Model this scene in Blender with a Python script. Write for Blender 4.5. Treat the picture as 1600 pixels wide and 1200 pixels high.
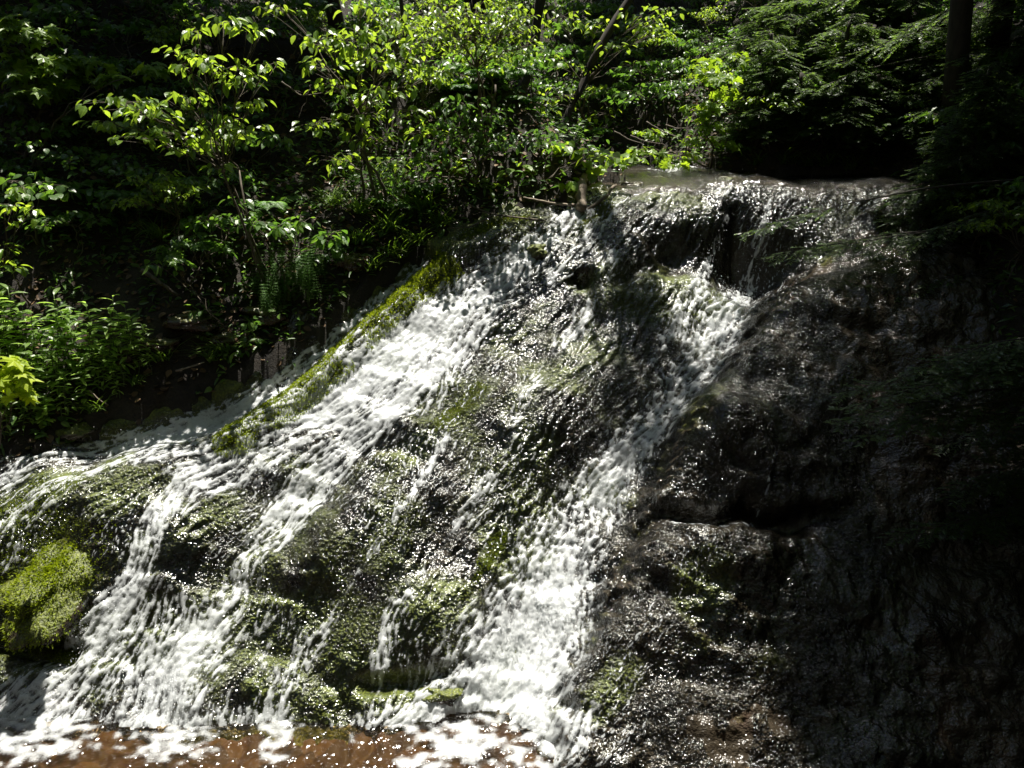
import bpy, math, random
import numpy as np
from mathutils import Vector

# ------------------------------------------------------------------ camera, sky, sun, exposure
for o in list(bpy.data.objects):
    bpy.data.objects.remove(o)
SC = bpy.context.scene
COL = SC.collection
R = math.radians
PITCH, FPX = R(20.0), 1250.0          # focal length in pixels of the 1600 px wide photograph
cam_d = bpy.data.cameras.new("camera")
cam = bpy.data.objects.new("camera", cam_d)
COL.objects.link(cam)
cam.location = (0, 0, 0)
cam.rotation_euler = (R(90) - PITCH, 0, 0)
cam_d.sensor_width = 36.0
cam_d.lens = 36.0 * FPX / 1600.0
cam_d.clip_start, cam_d.clip_end = 0.05, 400.0
SC.camera = cam

SUN_EL, SUN_AZ = R(76.0), R(9.0)      # azimuth clockwise from +Y: the sun stands beyond the fall
world = bpy.data.worlds.new("World")
SC.world = world
world.use_nodes = True
wn = world.node_tree
wn.nodes.clear()
w_out = wn.nodes.new("ShaderNodeOutputWorld")
w_bg = wn.nodes.new("ShaderNodeBackground")
w_sky = wn.nodes.new("ShaderNodeTexSky")
w_sky.sky_type = 'NISHITA'
w_sky.sun_disc = False
w_sky.sun_elevation = SUN_EL
w_sky.sun_rotation = SUN_AZ
w_bg.inputs['Strength'].default_value = 0.05
wn.links.new(w_sky.outputs[0], w_bg.inputs[0])
wn.links.new(w_bg.outputs[0], w_out.inputs[0])

sun_d = bpy.data.lights.new("sun", 'SUN')
sun_d.energy = 5.0
sun_d.angle = R(0.5)
sun_d.color = (1.0, 0.95, 0.86)
sun = bpy.data.objects.new("sun", sun_d)
COL.objects.link(sun)
SUNV = Vector((math.sin(SUN_AZ) * math.cos(SUN_EL), math.cos(SUN_AZ) * math.cos(SUN_EL), math.sin(SUN_EL)))
sun.rotation_euler = SUNV.to_track_quat('Z', 'Y').to_euler()
sun.location = SUNV * 60

SC.view_settings.view_transform = 'Standard'
SC.view_settings.look = 'None'
SC.view_settings.gamma = 1.0
SC.view_settings.exposure = 1.3
SC.render.engine = 'CYCLES'
cy = SC.cycles
cy.max_bounces = 6
cy.diffuse_bounces = 3
cy.glossy_bounces = 3
cy.transmission_bounces = 4
cy.transparent_max_bounces = 10
cy.caustics_reflective = False
cy.caustics_refractive = False
cy.sample_clamp_indirect = 4.0

# ------------------------------------------------------------------ small tools
RNG = np.random.default_rng(7)
random.seed(7)
CP, SP = math.cos(PITCH), math.sin(PITCH)


def ray(px, py):
    x = (np.asarray(px, float) - 800.0) / FPX
    y = (600.0 - np.asarray(py, float)) / FPX
    return np.stack([x, CP + y * SP, -SP + y * CP], -1)


def at(px, py, Y):
    d = ray(px, py)
    return d * (Y / d[..., 1])[..., None] if np.ndim(px) else d * (Y / d[1])


def to_px(P):
    P = np.asarray(P, float)
    z = P[..., 1] * CP - P[..., 2] * SP
    y = P[..., 1] * SP + P[..., 2] * CP
    return 800 + FPX * P[..., 0] / z, 600 - FPX * y / z


def sstep(a, b, x):
    t = np.clip((x - a) / (b - a), 0, 1)
    return t * t * (3 - 2 * t)


def vnoise(x, y, seed=0):
    x = np.asarray(x, np.float32)
    y = np.asarray(y, np.float32)
    tab = np.random.default_rng(seed + 100).random((256, 256)).astype(np.float32)
    xi = np.floor(x).astype(np.int32)
    yi = np.floor(y).astype(np.int32)
    fx, fy = x - xi, y - yi
    fx = fx * fx * fx * (fx * (fx * 6 - 15) + 10)
    fy = fy * fy * fy * (fy * (fy * 6 - 15) + 10)
    a, b = tab[xi & 255, yi & 255], tab[(xi + 1) & 255, yi & 255]
    c, d = tab[xi & 255, (yi + 1) & 255], tab[(xi + 1) & 255, (yi + 1) & 255]
    return (a * (1 - fx) + b * fx) * (1 - fy) + (c * (1 - fx) + d * fx) * fy - 0.5


def fbm(x, y, seed=0, octv=4, gain=0.5):
    s, amp = 0, 1.0
    for k in range(octv):
        s = s + amp * vnoise(x * 2 ** k + 17.3 * k, y * 2 ** k - 9.1 * k, seed + k)
        amp *= gain
    return s


def mesh_np(name, verts, faces, smooth=True):
    """verts (N,3); faces: list of (F,k) index arrays"""
    me = bpy.data.meshes.new(name)
    verts = np.ascontiguousarray(verts, np.float32)
    me.vertices.add(len(verts))
    me.vertices.foreach_set('co', verts.ravel())
    idx = np.concatenate([f.ravel() for f in faces]).astype(np.int32)
    tot = np.concatenate([np.full(len(f), f.shape[1], np.int32) for f in faces])
    start = np.concatenate([[0], np.cumsum(tot)[:-1]]).astype(np.int32)
    me.loops.add(len(idx))
    me.loops.foreach_set('vertex_index', idx)
    me.polygons.add(len(tot))
    me.polygons.foreach_set('loop_start', start)
    me.polygons.foreach_set('loop_total', tot)
    me.polygons.foreach_set('use_smooth', np.full(len(tot), smooth, bool))
    me.update(calc_edges=True)
    return me


def attr(me, name, vals):
    a = me.attributes.new(name, 'FLOAT', 'POINT')
    a.data.foreach_set('value', np.ascontiguousarray(vals, np.float32).ravel())


def link(name, me, mat=None, parent=None, loc=None):
    o = bpy.data.objects.new(name, me)
    COL.objects.link(o)
    if mat is not None and len(me.materials) == 0:
        me.materials.append(mat)
    if parent is not None:
        o.parent = parent
    if loc is not None:
        o.location = loc
    return o


def tag(o, label=None, cat=None, group=None, kind=None):
    if label: o['label'] = label
    if cat: o['category'] = cat
    if group: o['group'] = group
    if kind: o['kind'] = kind
    return o


def empty(name, loc, rz=0.0):
    e = bpy.data.objects.new(name, None)
    e.empty_display_size = 0.2
    COL.objects.link(e)
    e.location = loc
    e.rotation_euler = (0, 0, rz)
    return e


def grid_faces(nu, nv):
    i = np.arange(nu * nv).reshape(nv, nu)
    return np.stack([i[:-1, :-1], i[:-1, 1:], i[1:, 1:], i[1:, :-1]], -1).reshape(-1, 4)


class Geo:
    """collects tubes and leaf blades, then becomes one mesh"""

    def __init__(s):
        s.v, s.q, s.t, s.tint, s.n = [], [], [], [], 0

    def add(s, v, q=None, t=None, tint=None):
        s.v.append(v)
        if q is not None and len(q): s.q.append(q + s.n)
        if t is not None and len(t): s.t.append(t + s.n)
        s.tint.append(np.zeros(len(v)) if tint is None else tint)
        s.n += len(v)

    def tube(s, pts, rad, k=5):
        pts = np.asarray(pts, float)
        n = len(pts)
        rad = np.broadcast_to(np.asarray(rad, float), (n,))
        tg = np.gradient(pts, axis=0)
        tg /= np.linalg.norm(tg, axis=1, keepdims=True) + 1e-9
        ref = np.where(np.abs(tg[:, 2:3]) < 0.9, [[0, 0, 1.0]], [[1.0, 0, 0]])
        a = np.cross(tg, ref)
        a /= np.linalg.norm(a, axis=1, keepdims=True) + 1e-9
        b = np.cross(tg, a)
        th = np.arange(k) * 2 * math.pi / k
        ring = (a[:, None] * np.cos(th)[None, :, None] + b[:, None] * np.sin(th)[None, :, None]) * rad[:, None, None]
        v = (pts[:, None] + ring).reshape(-1, 3)
        i = np.arange(n * k).reshape(n, k)
        q = np.stack([i[:-1], i[1:], np.roll(i, -1, 1)[1:], np.roll(i, -1, 1)[:-1]], -1).reshape(-1, 4)
        v = np.vstack([v, pts[:1], pts[-1:]])
        c0, c1 = n * k, n * k + 1
        t = np.vstack([np.stack([np.full(k, c0), i[0], np.roll(i[0], -1)], -1),
                       np.stack([np.full(k, c1), np.roll(i[-1], -1), i[-1]], -1)])
        s.add(v, q, t)

    def leaves(s, tmpl, P, D, N, L, W=None, tint=None):
        """tmpl = (coords (M,3) along/across/up, quads, tris)"""
        co, q, t = tmpl
        P, D, N = (np.asarray(a, float) for a in (P, D, N))
        n = len(P)
        if n == 0: return
        L = np.broadcast_to(np.asarray(L, float), (n,))
        W = L if W is None else np.broadcast_to(np.asarray(W, float), (n,))
        D = D / (np.linalg.norm(D, axis=1, keepdims=True) + 1e-9)
        A = np.cross(N, D)
        A /= np.linalg.norm(A, axis=1, keepdims=True) + 1e-9
        U = np.cross(D, A)
        v = (P[:, None] + D[:, None] * (co[None, :, 0:1] * L[:, None, None]) + A[:, None] * (co[None, :, 1:2] * W[:, None, None])
             + U[:, None] * (co[None, :, 2:3] * L[:, None, None]))
        off = (np.arange(n) * len(co))[:, None, None]
        tn = RNG.random(n) if tint is None else np.broadcast_to(tint, (n,))
        s.add(v.reshape(-1, 3), (q[None] + off).reshape(-1, 4) if len(q) else None,
              (t[None] + off).reshape(-1, 3) if len(t) else None, np.repeat(tn, len(co)))

    def mesh(s, name, smooth=True):
        f = []
        if s.q: f.append(np.vstack(s.q))
        if s.t: f.append(np.vstack(s.t))
        me = mesh_np(name, np.vstack(s.v), f, smooth)
        attr(me, 'tint', np.concatenate(s.tint))
        return me


# leaf outlines (along, across, up)
def tmpl_ovate(fold=0.10, droop=0.22, wide=0.5):
    al = [0.0, 0.22, 0.5, 0.78, 1.0]
    wd = [0.0, 0.78, 1.0, 0.62, 0.0]
    co = []
    for a, w in zip(al, wd):
        z = -droop * a * a
        co += [(a, 0, z), (a, -wide * 0.5 * w * 2 * 0.5, z + fold * w), (a, wide * 0.5 * w * 2 * 0.5, z + fold * w)]
    q, t = [], []
    for i in range(4):
        b, c = 3 * i, 3 * i + 3
        q += [(b, c, c + 1, b + 1), (b, b + 2, c + 2, c)]
    return np.array(co, float), np.array(q), np.zeros((0, 3), int)


def tmpl_maple():
    out = [(0.0, 0.05), (-0.10, 0.30), (0.12, 0.36), (0.14, 0.58), (0.30, 0.42), (0.38, 0.30), (0.60, 0.46), (0.62, 0.24), (0.74, 0.14), (1.0, 0.0)]
    pts = out + [(a, -b) for a, b in reversed(out[:-1])]
    co = [(0.3, 0.0, 0.0)] + [(a, b, -0.16 * (a - .3) ** 2 - 0.35 * b * b - (0.06 if i % 3 == 0 else 0)) for i, (a, b) in enumerate(pts)]
    n = len(pts)
    t = [(0, i + 1, (i + 1) % n + 1) for i in range(n)]
    return np.array(co, float), np.zeros((0, 4), int), np.array([(a, c, b) for a, b, c in t])


def tmpl_blade(n=4, bend=0.5, w=0.06):
    co, q = [], []
    for i in range(n + 1):
        a = i / n
        ww = w * (1 - a ** 2 * 0.95)
        co += [(a * (1 - 0.2 * a * bend), -ww, -bend * a * a), (a * (1 - 0.2 * a * bend), ww, -bend * a * a)]
    for i in range(n):
        b = 2 * i
        q.append((b, b + 1, b + 3, b + 2))
    return np.array(co, float), np.array(q), np.zeros((0, 3), int)


T_OV = tmpl_ovate()
T_RND = tmpl_ovate(0.07, 0.16, 0.75)
T_LAN = tmpl_ovate(0.05, 0.30, 0.24)
T_MAP = tmpl_maple()
T_BLA = tmpl_blade()
T_NDL = (np.array([(0, -0.10, 0), (0.6, -0.13, 0), (1, 0, -0.05), (0.6, 0.13, 0), (0, 0.10, 0)], float),
         np.array([(0, 1, 3, 4)]), np.array([(1, 2, 3)]))


def rot_jit(N, s):
    v = N + RNG.normal(0, s, N.shape)
    return v / np.linalg.norm(v, axis=1, keepdims=True)


def curve(a, b, lift=0.0, n=7, wob=0.0, side=None):
    a, b = np.asarray(a, float), np.asarray(b, float)
    t = np.linspace(0, 1, n)[:, None]
    p = a * (1 - t) + b * t
    p[:, 2] += lift * 4 * (t * (1 - t))[:, 0]
    if wob:
        w = RNG.normal(0, wob, (n, 3))
        w[0] = w[-1] = 0
        p += w
    return p


# ------------------------------------------------------------------ materials
def new_mat(name):
    m = bpy.data.materials.new(name)
    m.use_nodes = True
    nt = m.node_tree
    nt.nodes.clear()
    out = nt.nodes.new('ShaderNodeOutputMaterial')
    return m, nt, out


def nd(nt, typ, **kw):
    n = nt.nodes.new(typ)
    for k, v in kw.items():
        if k in n.inputs.keys():
            n.inputs[k].default_value = v
        else:
            setattr(n, k, v)
    return n


def ramp(nt, stops):
    n = nt.nodes.new('ShaderNodeValToRGB')
    e = n.color_ramp.elements
    while len(e) > 1: e.remove(e[-1])
    e[0].position, e[0].color = stops[0][0], (*stops[0][1], 1)
    for p, c in stops[1:]:
        x = e.new(p)
        x.color = (*c, 1)
    return n


def leaf_mat(name, lo, mid, hi, trans, rough=0.42, tw=0.42, spec=0.5):
    m, nt, out = new_mat(name)
    at_ = nd(nt, 'ShaderNodeAttribute', attribute_name='tint')
    info = nd(nt, 'ShaderNodeObjectInfo')
    add = nd(nt, 'ShaderNodeMath', operation='MULTIPLY_ADD')
    add.inputs[1].default_value = 0.25
    nt.links.new(info.outputs['Random'], add.inputs[0])
    sc = nd(nt, 'ShaderNodeMath', operation='MULTIPLY')
    sc.inputs[1].default_value = 0.75
    nt.links.new(at_.outputs['Fac'], sc.inputs[0])
    nt.links.new(sc.outputs[0], add.inputs[2])
    rp = ramp(nt, [(0.0, lo), (0.55, mid), (1.0, hi)])
    nt.links.new(add.outputs[0], rp.inputs[0])
    ns = nd(nt, 'ShaderNodeTexNoise', Scale=30.0, Detail=3.0)
    tc = nd(nt, 'ShaderNodeTexCoord')
    nt.links.new(tc.outputs['Object'], ns.inputs['Vector'])
    bp = nd(nt, 'ShaderNodeBump', Strength=0.35, Distance=0.01)
    nt.links.new(ns.outputs['Fac'], bp.inputs['Height'])
    p = nd(nt, 'ShaderNodeBsdfPrincipled', Roughness=rough)
    p.inputs['Specular IOR Level'].default_value = spec
    nt.links.new(rp.outputs[0], p.inputs['Base Color'])
    nt.links.new(bp.outputs[0], p.inputs['Normal'])
    tr = nd(nt, 'ShaderNodeBsdfTranslucent')
    hs = nd(nt, 'ShaderNodeMix', data_type='RGBA', blend_type='MULTIPLY')
    hs.inputs['Factor'].default_value = 1.0
    nt.links.new(rp.outputs[0], hs.inputs[6])
    hs.inputs[7].default_value = (*trans, 1)
    nt.links.new(hs.outputs[2], tr.inputs[0])
    mx = nd(nt, 'ShaderNodeMixShader')
    mx.inputs[0].default_value = tw
    nt.links.new(p.outputs[0], mx.inputs[1])
    nt.links.new(tr.outputs[0], mx.inputs[2])
    nt.links.new(mx.outputs[0], out.inputs[0])
    return m


def bark_mat(name, c0, c1, scale=14.0, rough=0.85):
    m, nt, out = new_mat(name)
    tc = nd(nt, 'ShaderNodeTexCoord')
    mp = nd(nt, 'ShaderNodeMapping')
    mp.inputs['Scale'].default_value = (1, 1, 0.25)
    nt.links.new(tc.outputs['Object'], mp.inputs[0])
    ns = nd(nt, 'ShaderNodeTexNoise', Scale=scale, Detail=6.0, Roughness=0.65)
    nt.links.new(mp.outputs[0], ns.inputs['Vector'])
    rp = ramp(nt, [(0.3, c0), (0.7, c1)])
    nt.links.new(ns.outputs['Fac'], rp.inputs[0])
    bp = nd(nt, 'ShaderNodeBump', Strength=0.18, Distance=0.02)
    nt.links.new(ns.outputs['Fac'], bp.inputs['Height'])
    p = nd(nt, 'ShaderNodeBsdfPrincipled', Roughness=rough)
    nt.links.new(rp.outputs[0], p.inputs['Base Color'])
    nt.links.new(bp.outputs[0], p.inputs['Normal'])
    nt.links.new(p.outputs[0], out.inputs[0])
    return m


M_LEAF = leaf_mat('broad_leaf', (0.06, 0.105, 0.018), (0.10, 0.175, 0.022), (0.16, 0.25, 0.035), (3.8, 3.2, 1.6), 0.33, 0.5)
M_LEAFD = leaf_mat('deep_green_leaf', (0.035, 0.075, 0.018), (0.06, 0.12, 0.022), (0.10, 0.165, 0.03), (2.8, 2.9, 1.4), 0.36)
M_MAPLE = leaf_mat('maple_leaf', (0.08, 0.14, 0.018), (0.12, 0.20, 0.02), (0.17, 0.26, 0.025), (3.0, 2.7, 1.2), 0.4, 0.46)
M_HERB = leaf_mat('herb_leaf', (0.10, 0.16, 0.04), (0.15, 0.23, 0.06), (0.21, 0.30, 0.09), (3.0, 3.0, 1.7), 0.36, 0.55)
M_YEL = leaf_mat('yellow_green_leaf', (0.16, 0.22, 0.01), (0.24, 0.32, 0.015), (0.32, 0.38, 0.02), (2.2, 2.2, 1.0), 0.5)
M_FERN = leaf_mat('fern_leaf', (0.04, 0.095, 0.015), (0.06, 0.14, 0.02), (0.09, 0.18, 0.025), (3.0, 3.0, 1.4), 0.5)
M_NEED = leaf_mat('hemlock_needle', (0.035, 0.06, 0.024), (0.055, 0.095, 0.032), (0.10, 0.15, 0.04), (2.8, 2.8, 1.3), 0.38, 0.42, 0.6)
M_GRASS = leaf_mat('grass_blade', (0.05, 0.09, 0.015), (0.08, 0.14, 0.02), (0.14, 0.20, 0.04), (2.6, 2.6, 1.2), 0.45)
M_MOSS = leaf_mat('moss_tuft', (0.05, 0.07, 0.008), (0.12, 0.16, 0.010), (0.22, 0.28, 0.018), (2.4, 2.3, 1.0), 0.6, 0.35, 0.3)
M_BARK = bark_mat('dark_bark', (0.012, 0.010, 0.008), (0.05, 0.04, 0.03))
M_STEM = bark_mat('twig_bark', (0.05, 0.04, 0.03), (0.16, 0.13, 0.10), 30)
M_GSTEM = bark_mat('green_stem', (0.04, 0.07, 0.02), (0.09, 0.13, 0.04), 30, 0.5)
M_WOOD = bark_mat('weathered_wood', (0.09, 0.07, 0.05), (0.28, 0.23, 0.17), 20)


def rock_mat(name='wet_rock', mosstop=0.0, dark=(0.012, 0.010, 0.009), mid=(0.038, 0.030, 0.020), red=(0.085, 0.048, 0.030)):
    m, nt, out = new_mat(name)
    tc = nd(nt, 'ShaderNodeTexCoord')
    n1 = nd(nt, 'ShaderNodeTexNoise', Scale=2.2, Detail=8.0, Roughness=0.62)
    n2 = nd(nt, 'ShaderNodeTexNoise', Scale=40.0, Detail=1.5, Roughness=0.5)
    n3 = nd(nt, 'ShaderNodeTexNoise', Scale=0.9, Detail=4.0)
    for n in (n1, n2, n3): nt.links.new(tc.outputs['Object'], n.inputs['Vector'])
    r1 = ramp(nt, [(0.3, dark), (0.52, mid), (0.62, (mid[0] * 1.3, mid[1] * 1.2, mid[2] * 1.3)), (0.78, red)])
    nt.links.new(n1.outputs['Fac'], r1.inputs[0])
    mo = nd(nt, 'ShaderNodeAttribute', attribute_name='moss')
    rm = ramp(nt, [(0.25, (0.032, 0.042, 0.007)), (0.5, (0.075, 0.090, 0.012)), (0.75, (0.15, 0.17, 0.016))])
    nt.links.new(n2.outputs['Fac'], rm.inputs[0])
    # moss edge broken up by noise
    ad = nd(nt, 'ShaderNodeMath', operation='ADD')
    mu = nd(nt, 'ShaderNodeMath', operation='MULTIPLY_ADD')
    mu.inputs[1].default_value = 1.2
    mu.inputs[2].default_value = -0.6
    nt.links.new(n1.outputs['Fac'], mu.inputs[0])
    nt.links.new(mo.outputs['Fac'], ad.inputs[0])
    nt.links.new(mu.outputs[0], ad.inputs[1])
    cl = nd(nt, 'ShaderNodeMapRange')
    cl.inputs['From Min'].default_value = 0.35
    cl.inputs['From Max'].default_value = 0.6
    nt.links.new(ad.outputs[0], cl.inputs['Value'])
    mx = nd(nt, 'ShaderNodeMix', data_type='RGBA')
    nt.links.new(cl.outputs[0], mx.inputs['Factor'])
    nt.links.new(r1.outputs[0], mx.inputs[6])
    nt.links.new(rm.outputs[0], mx.inputs[7])
    bp = nd(nt, 'ShaderNodeBump', Strength=0.9, Distance=0.02)
    nt.links.new(n2.outputs['Fac'], bp.inputs['Height'])
    rr = nd(nt, 'ShaderNodeMapRange')
    rr.inputs['To Min'].default_value = 0.16
    rr.inputs['To Max'].default_value = 0.6
    nt.links.new(cl.outputs[0], rr.inputs['Value'])
    p = nd(nt, 'ShaderNodeBsdfPrincipled')
    nt.links.new(mx.outputs[2], p.inputs['Base Color'])
    nt.links.new(bp.outputs[0], p.inputs['Normal'])
    nt.links.new(rr.outputs[0], p.inputs['Roughness'])
    nt.links.new(p.outputs[0], out.inputs[0])
    return m


M_ROCK = rock_mat()
M_ROCK2 = rock_mat('bank_rock', 0, (0.012, 0.009, 0.008), (0.045, 0.026, 0.02), (0.11, 0.05, 0.036))


def soil_mat():
    m, nt, out = new_mat('forest_floor')
    tc = nd(nt, 'ShaderNodeTexCoord')
    n1 = nd(nt, 'ShaderNodeTexNoise', Scale=1.5, Detail=8.0, Roughness=0.7)
    n2 = nd(nt, 'ShaderNodeTexNoise', Scale=28.0, Detail=6.0, Roughness=0.7)
    for n in (n1, n2): nt.links.new(tc.outputs['Object'], n.inputs['Vector'])
    r1 = ramp(nt, [(0.3, (0.008, 0.006, 0.004)), (0.55, (0.022, 0.016, 0.010)), (0.75, (0.016, 0.022, 0.008))])
    nt.links.new(n1.outputs['Fac'], r1.inputs[0])
    r2 = ramp(nt, [(0.35, (0.45, 0.45, 0.45)), (0.65, (1.5, 1.4, 1.2))])
    nt.links.new(n2.outputs['Fac'], r2.inputs[0])
    mx = nd(nt, 'ShaderNodeMix', data_type='RGBA', blend_type='MULTIPLY')
    mx.inputs['Factor'].default_value = 1.0
    nt.links.new(r1.outputs[0], mx.inputs[6])
    nt.links.new(r2.outputs[0], mx.inputs[7])
    bp = nd(nt, 'ShaderNodeBump', Strength=1.0, Distance=0.05)
    nt.links.new(n2.outputs['Fac'], bp.inputs['Height'])
    p = nd(nt, 'ShaderNodeBsdfPrincipled', Roughness=0.85)
    nt.links.new(mx.outputs[2], p.inputs['Base Color'])
    nt.links.new(bp.outputs[0], p.inputs['Normal'])
    nt.links.new(p.outputs[0], out.inputs[0])
    return m


M_SOIL = soil_mat()


def water_mat(name='running_water', tint=(0.93, 0.95, 0.92), bump=1.0, sc=30.0):
    m, nt, out = new_mat(name)
    tc = nd(nt, 'ShaderNodeTexCoord')
    fo = nd(nt, 'ShaderNodeAttribute', attribute_name='foam')
    n1 = nd(nt, 'ShaderNodeTexNoise', Scale=sc, Detail=1.0, Roughness=0.5)
    n2 = nd(nt, 'ShaderNodeTexNoise', Scale=95.0, Detail=3.0, Roughness=0.65)
    for n in (n1, n2): nt.links.new(tc.outputs['Object'], n.inputs['Vector'])
    b1 = nd(nt, 'ShaderNodeBump', Strength=bump, Distance=0.05)
    nt.links.new(n1.outputs['Fac'], b1.inputs['Height'])
    ch = nd(nt, 'ShaderNodeAttribute', attribute_name='chop')
    nt.links.new(ch.outputs['Fac'], b1.inputs['Strength'])
    b2 = nd(nt, 'ShaderNodeBump', Strength=0.18, Distance=0.02)
    nt.links.new(n2.outputs['Fac'], b2.inputs['Height'])
    # film: clear water over whatever lies below
    tr = nd(nt, 'ShaderNodeBsdfTransparent')
    tr.inputs[0].default_value = (*tint, 1)
    gl = nd(nt, 'ShaderNodeBsdfGlossy', Roughness=0.14)
    gl.inputs['Color'].default_value = (1, 1, 1, 1)
    nt.links.new(b1.outputs[0], gl.inputs['Normal'])
    fr = nd(nt, 'ShaderNodeFresnel', IOR=1.40)
    nt.links.new(b1.outputs[0], fr.inputs['Normal'])
    film = nd(nt, 'ShaderNodeMixShader')
    nt.links.new(fr.outputs[0], film.inputs[0])
    nt.links.new(tr.outputs[0], film.inputs[1])
    nt.links.new(gl.outputs[0], film.inputs[2])
    # foam: bubbly white water
    p = nd(nt, 'ShaderNodeBsdfPrincipled', Roughness=0.25)
    p.inputs['Base Color'].default_value = (0.76, 0.79, 0.80, 1)
    nt.links.new(b2.outputs[0], p.inputs['Normal'])
    tl = nd(nt, 'ShaderNodeBsdfTranslucent')
    tl.inputs[0].default_value = (0.8, 0.85, 0.86, 1)
    nt.links.new(b2.outputs[0], tl.inputs['Normal'])
    foam = nd(nt, 'ShaderNodeMixShader')
    foam.inputs[0].default_value = 0.4
    nt.links.new(p.outputs[0], foam.inputs[1])
    nt.links.new(tl.outputs[0], foam.inputs[2])
    # break the foam edge with fine noise
    md = nd(nt, 'ShaderNodeMath', operation='MULTIPLY_ADD')
    md.inputs[1].default_value = 1.0
    md.inputs[2].default_value = -0.5
    nt.links.new(n2.outputs['Fac'], md.inputs[0])
    ad = nd(nt, 'ShaderNodeMath', operation='ADD')
    nt.links.new(md.outputs[0], ad.inputs[0])
    nt.links.new(fo.outputs['Fac'], ad.inputs[1])
    mr = nd(nt, 'ShaderNodeMapRange')
    mr.inputs['From Min'].default_value = 0.26
    mr.inputs['From Max'].default_value = 1.0
    mr.inputs['To Max'].default_value = 0.92
    nt.links.new(ad.outputs[0], mr.inputs['Value'])
    mx = nd(nt, 'ShaderNodeMixShader')
    nt.links.new(mr.outputs[0], mx.inputs[0])
    nt.links.new(film.outputs[0], mx.inputs[1])
    nt.links.new(foam.outputs[0], mx.inputs[2])
    nt.links.new(mx.outputs[0], out.inputs[0])
    return m


M_WATER = water_mat()
M_POOL = water_mat('pool_water', (0.72, 0.60, 0.42), 0.5, 14.0)

# ------------------------------------------------------------------ the rock slab under the fall
P0 = np.array([0.0, 6.3, -6.0])
AL = math.atan2(4.72, 5.7)
CA, SA = math.cos(AL), math.sin(AL)
VDIR, NDIR = np.array([0, CA, SA]), np.array([0, -SA, CA])
VLIP = 5.7 / CA
STEP = 0.0138
U = np.arange(-7.3, 6.6, STEP, dtype=np.float32)
V = np.arange(-1.3, 10.6, STEP, dtype=np.float32)
UU, VV = np.meshgrid(U, V)


def px2uv(pts):
    pts = np.asarray(pts, float)
    d = ray(pts[:, 0], pts[:, 1])
    t = (P0 @ NDIR) / (d @ NDIR)
    P = d * t[:, None]
    return np.stack([P[:, 0], (P - P0) @ VDIR], -1)


def uvd2w(u, v, d):
    u, v, d = np.asarray(u), np.asarray(v), np.asarray(d)
    return np.stack([u, P0[1] + v * CA - d * SA, P0[2] + v * SA + d * CA], -1)


def poly_dist(pl, gu=None, gv=None):
    """distance, signed side (+ = right of the walking direction), tangent, for a uv polyline"""
    gu = UU if gu is None else gu
    gv = VV if gv is None else gv
    best = np.full(gu.shape, 1e9, np.float32)
    side = np.zeros(gu.shape, np.float32)
    tu = np.zeros(gu.shape, np.float32)
    tv = np.zeros(gu.shape, np.float32)
    tt = np.zeros(gu.shape, np.float32)
    n = len(pl) - 1
    for i in range(n):
        a, b = pl[i], pl[i + 1]
        e = b - a
        l2 = float(e @ e) + 1e-9
        s = np.clip(((gu - a[0]) * e[0] + (gv - a[1]) * e[1]) / l2, 0, 1)
        dx, dy = gu - a[0] - s * e[0], gv - a[1] - s * e[1]
        d = np.sqrt(dx * dx + dy * dy)
        m = d < best
        best[m] = d[m]
        sg = np.sign(e[1] * dx - e[0] * dy)
        side[m] = sg[m]
        tt[m] = ((i + s) / n)[m]
        l = math.sqrt(l2)
        tu[m], tv[m] = e[0] / l, e[1] / l
    return best, side, tu, tv, tt


def blob(px, py, ru, rv, ang=0.0):
    c = px2uv([(px, py)])[0]
    a = R(ang)
    du, dv = UU - c[0], VV - c[1]
    x = du * math.cos(a) + dv * math.sin(a)
    y = -du * math.sin(a) + dv * math.cos(a)
    return np.exp(-((x / ru) ** 2 + (y / rv) ** 2))


D = np.zeros(UU.shape, np.float32)
# shape of the fall
RIDGE = px2uv([(372, 690), (450, 630), (520, 575), (590, 505), (650, 455), (720, 405), (800, 370)])
rd, rs, _, _, rt = poly_dist(RIDGE)
ridge = np.exp(-(rd / 0.22) ** 2)
D += 0.24 * ridge * (1 - 0.4 * rt)
CHUTE = px2uv([(655, 405), (600, 460), (560, 500), (500, 545), (430, 597), (370, 635), (280, 668), (190, 690), (140, 700)])
cd, _, _, _, _ = poly_dist(CHUTE)
D -= 0.22 * np.exp(-(cd / 0.25) ** 2)
EDGE = px2uv([(1290, 380), (1235, 425), (1180, 500), (1130, 570), (1060, 655), (1010, 760), (975, 860), (930, 960), (880, 1050), (850, 1130), (830, 1240)])
ed, es, _, _, et = poly_dist(EDGE)
sd = ed * es            # sign checked below
ref = poly_dist(EDGE, np.array([[3.5]], np.float32), np.array([[3.0]], np.float32))
if ref[1][0, 0] < 0: sd = -sd
wob = 0.14 * fbm(UU * 1.7, VV * 1.7, 31, 3) + 0.16 * fbm(UU * 5, VV * 5, 231, 4, 0.6)
D += 0.42 * sstep(-0.12, 0.28, sd + wob) * sstep(VLIP - 0.6, VLIP - 1.9, VV)
MAIN = px2uv([(1190, 395), (1140, 470), (1100, 560), (1040, 640), (965, 715), (900, 800), (868, 900), (830, 1000), (785, 1090), (720, 1190)])
md_, _, _, _, mt = poly_dist(MAIN)
D -= 0.20 * np.exp(-(md_ / 0.42) ** 2)
D -= 0.70 * blob(1195, 400, 0.95, 0.62)                # pocket below the lip
D -= 0.34 * blob(1050, 395, 0.40, 0.30, 40) + 0.25 * blob(1160, 350, 0.16, 0.45) + 0.22 * blob(910, 440, 0.14, 0.14) + 0.2 * blob(980, 430, 0.3, 0.12, 40)
D += 0.28 * blob(110, 800, 1.1, 0.7, 15)
D += 0.22 * blob(250, 900, 0.6, 0.8, 30)
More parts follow.
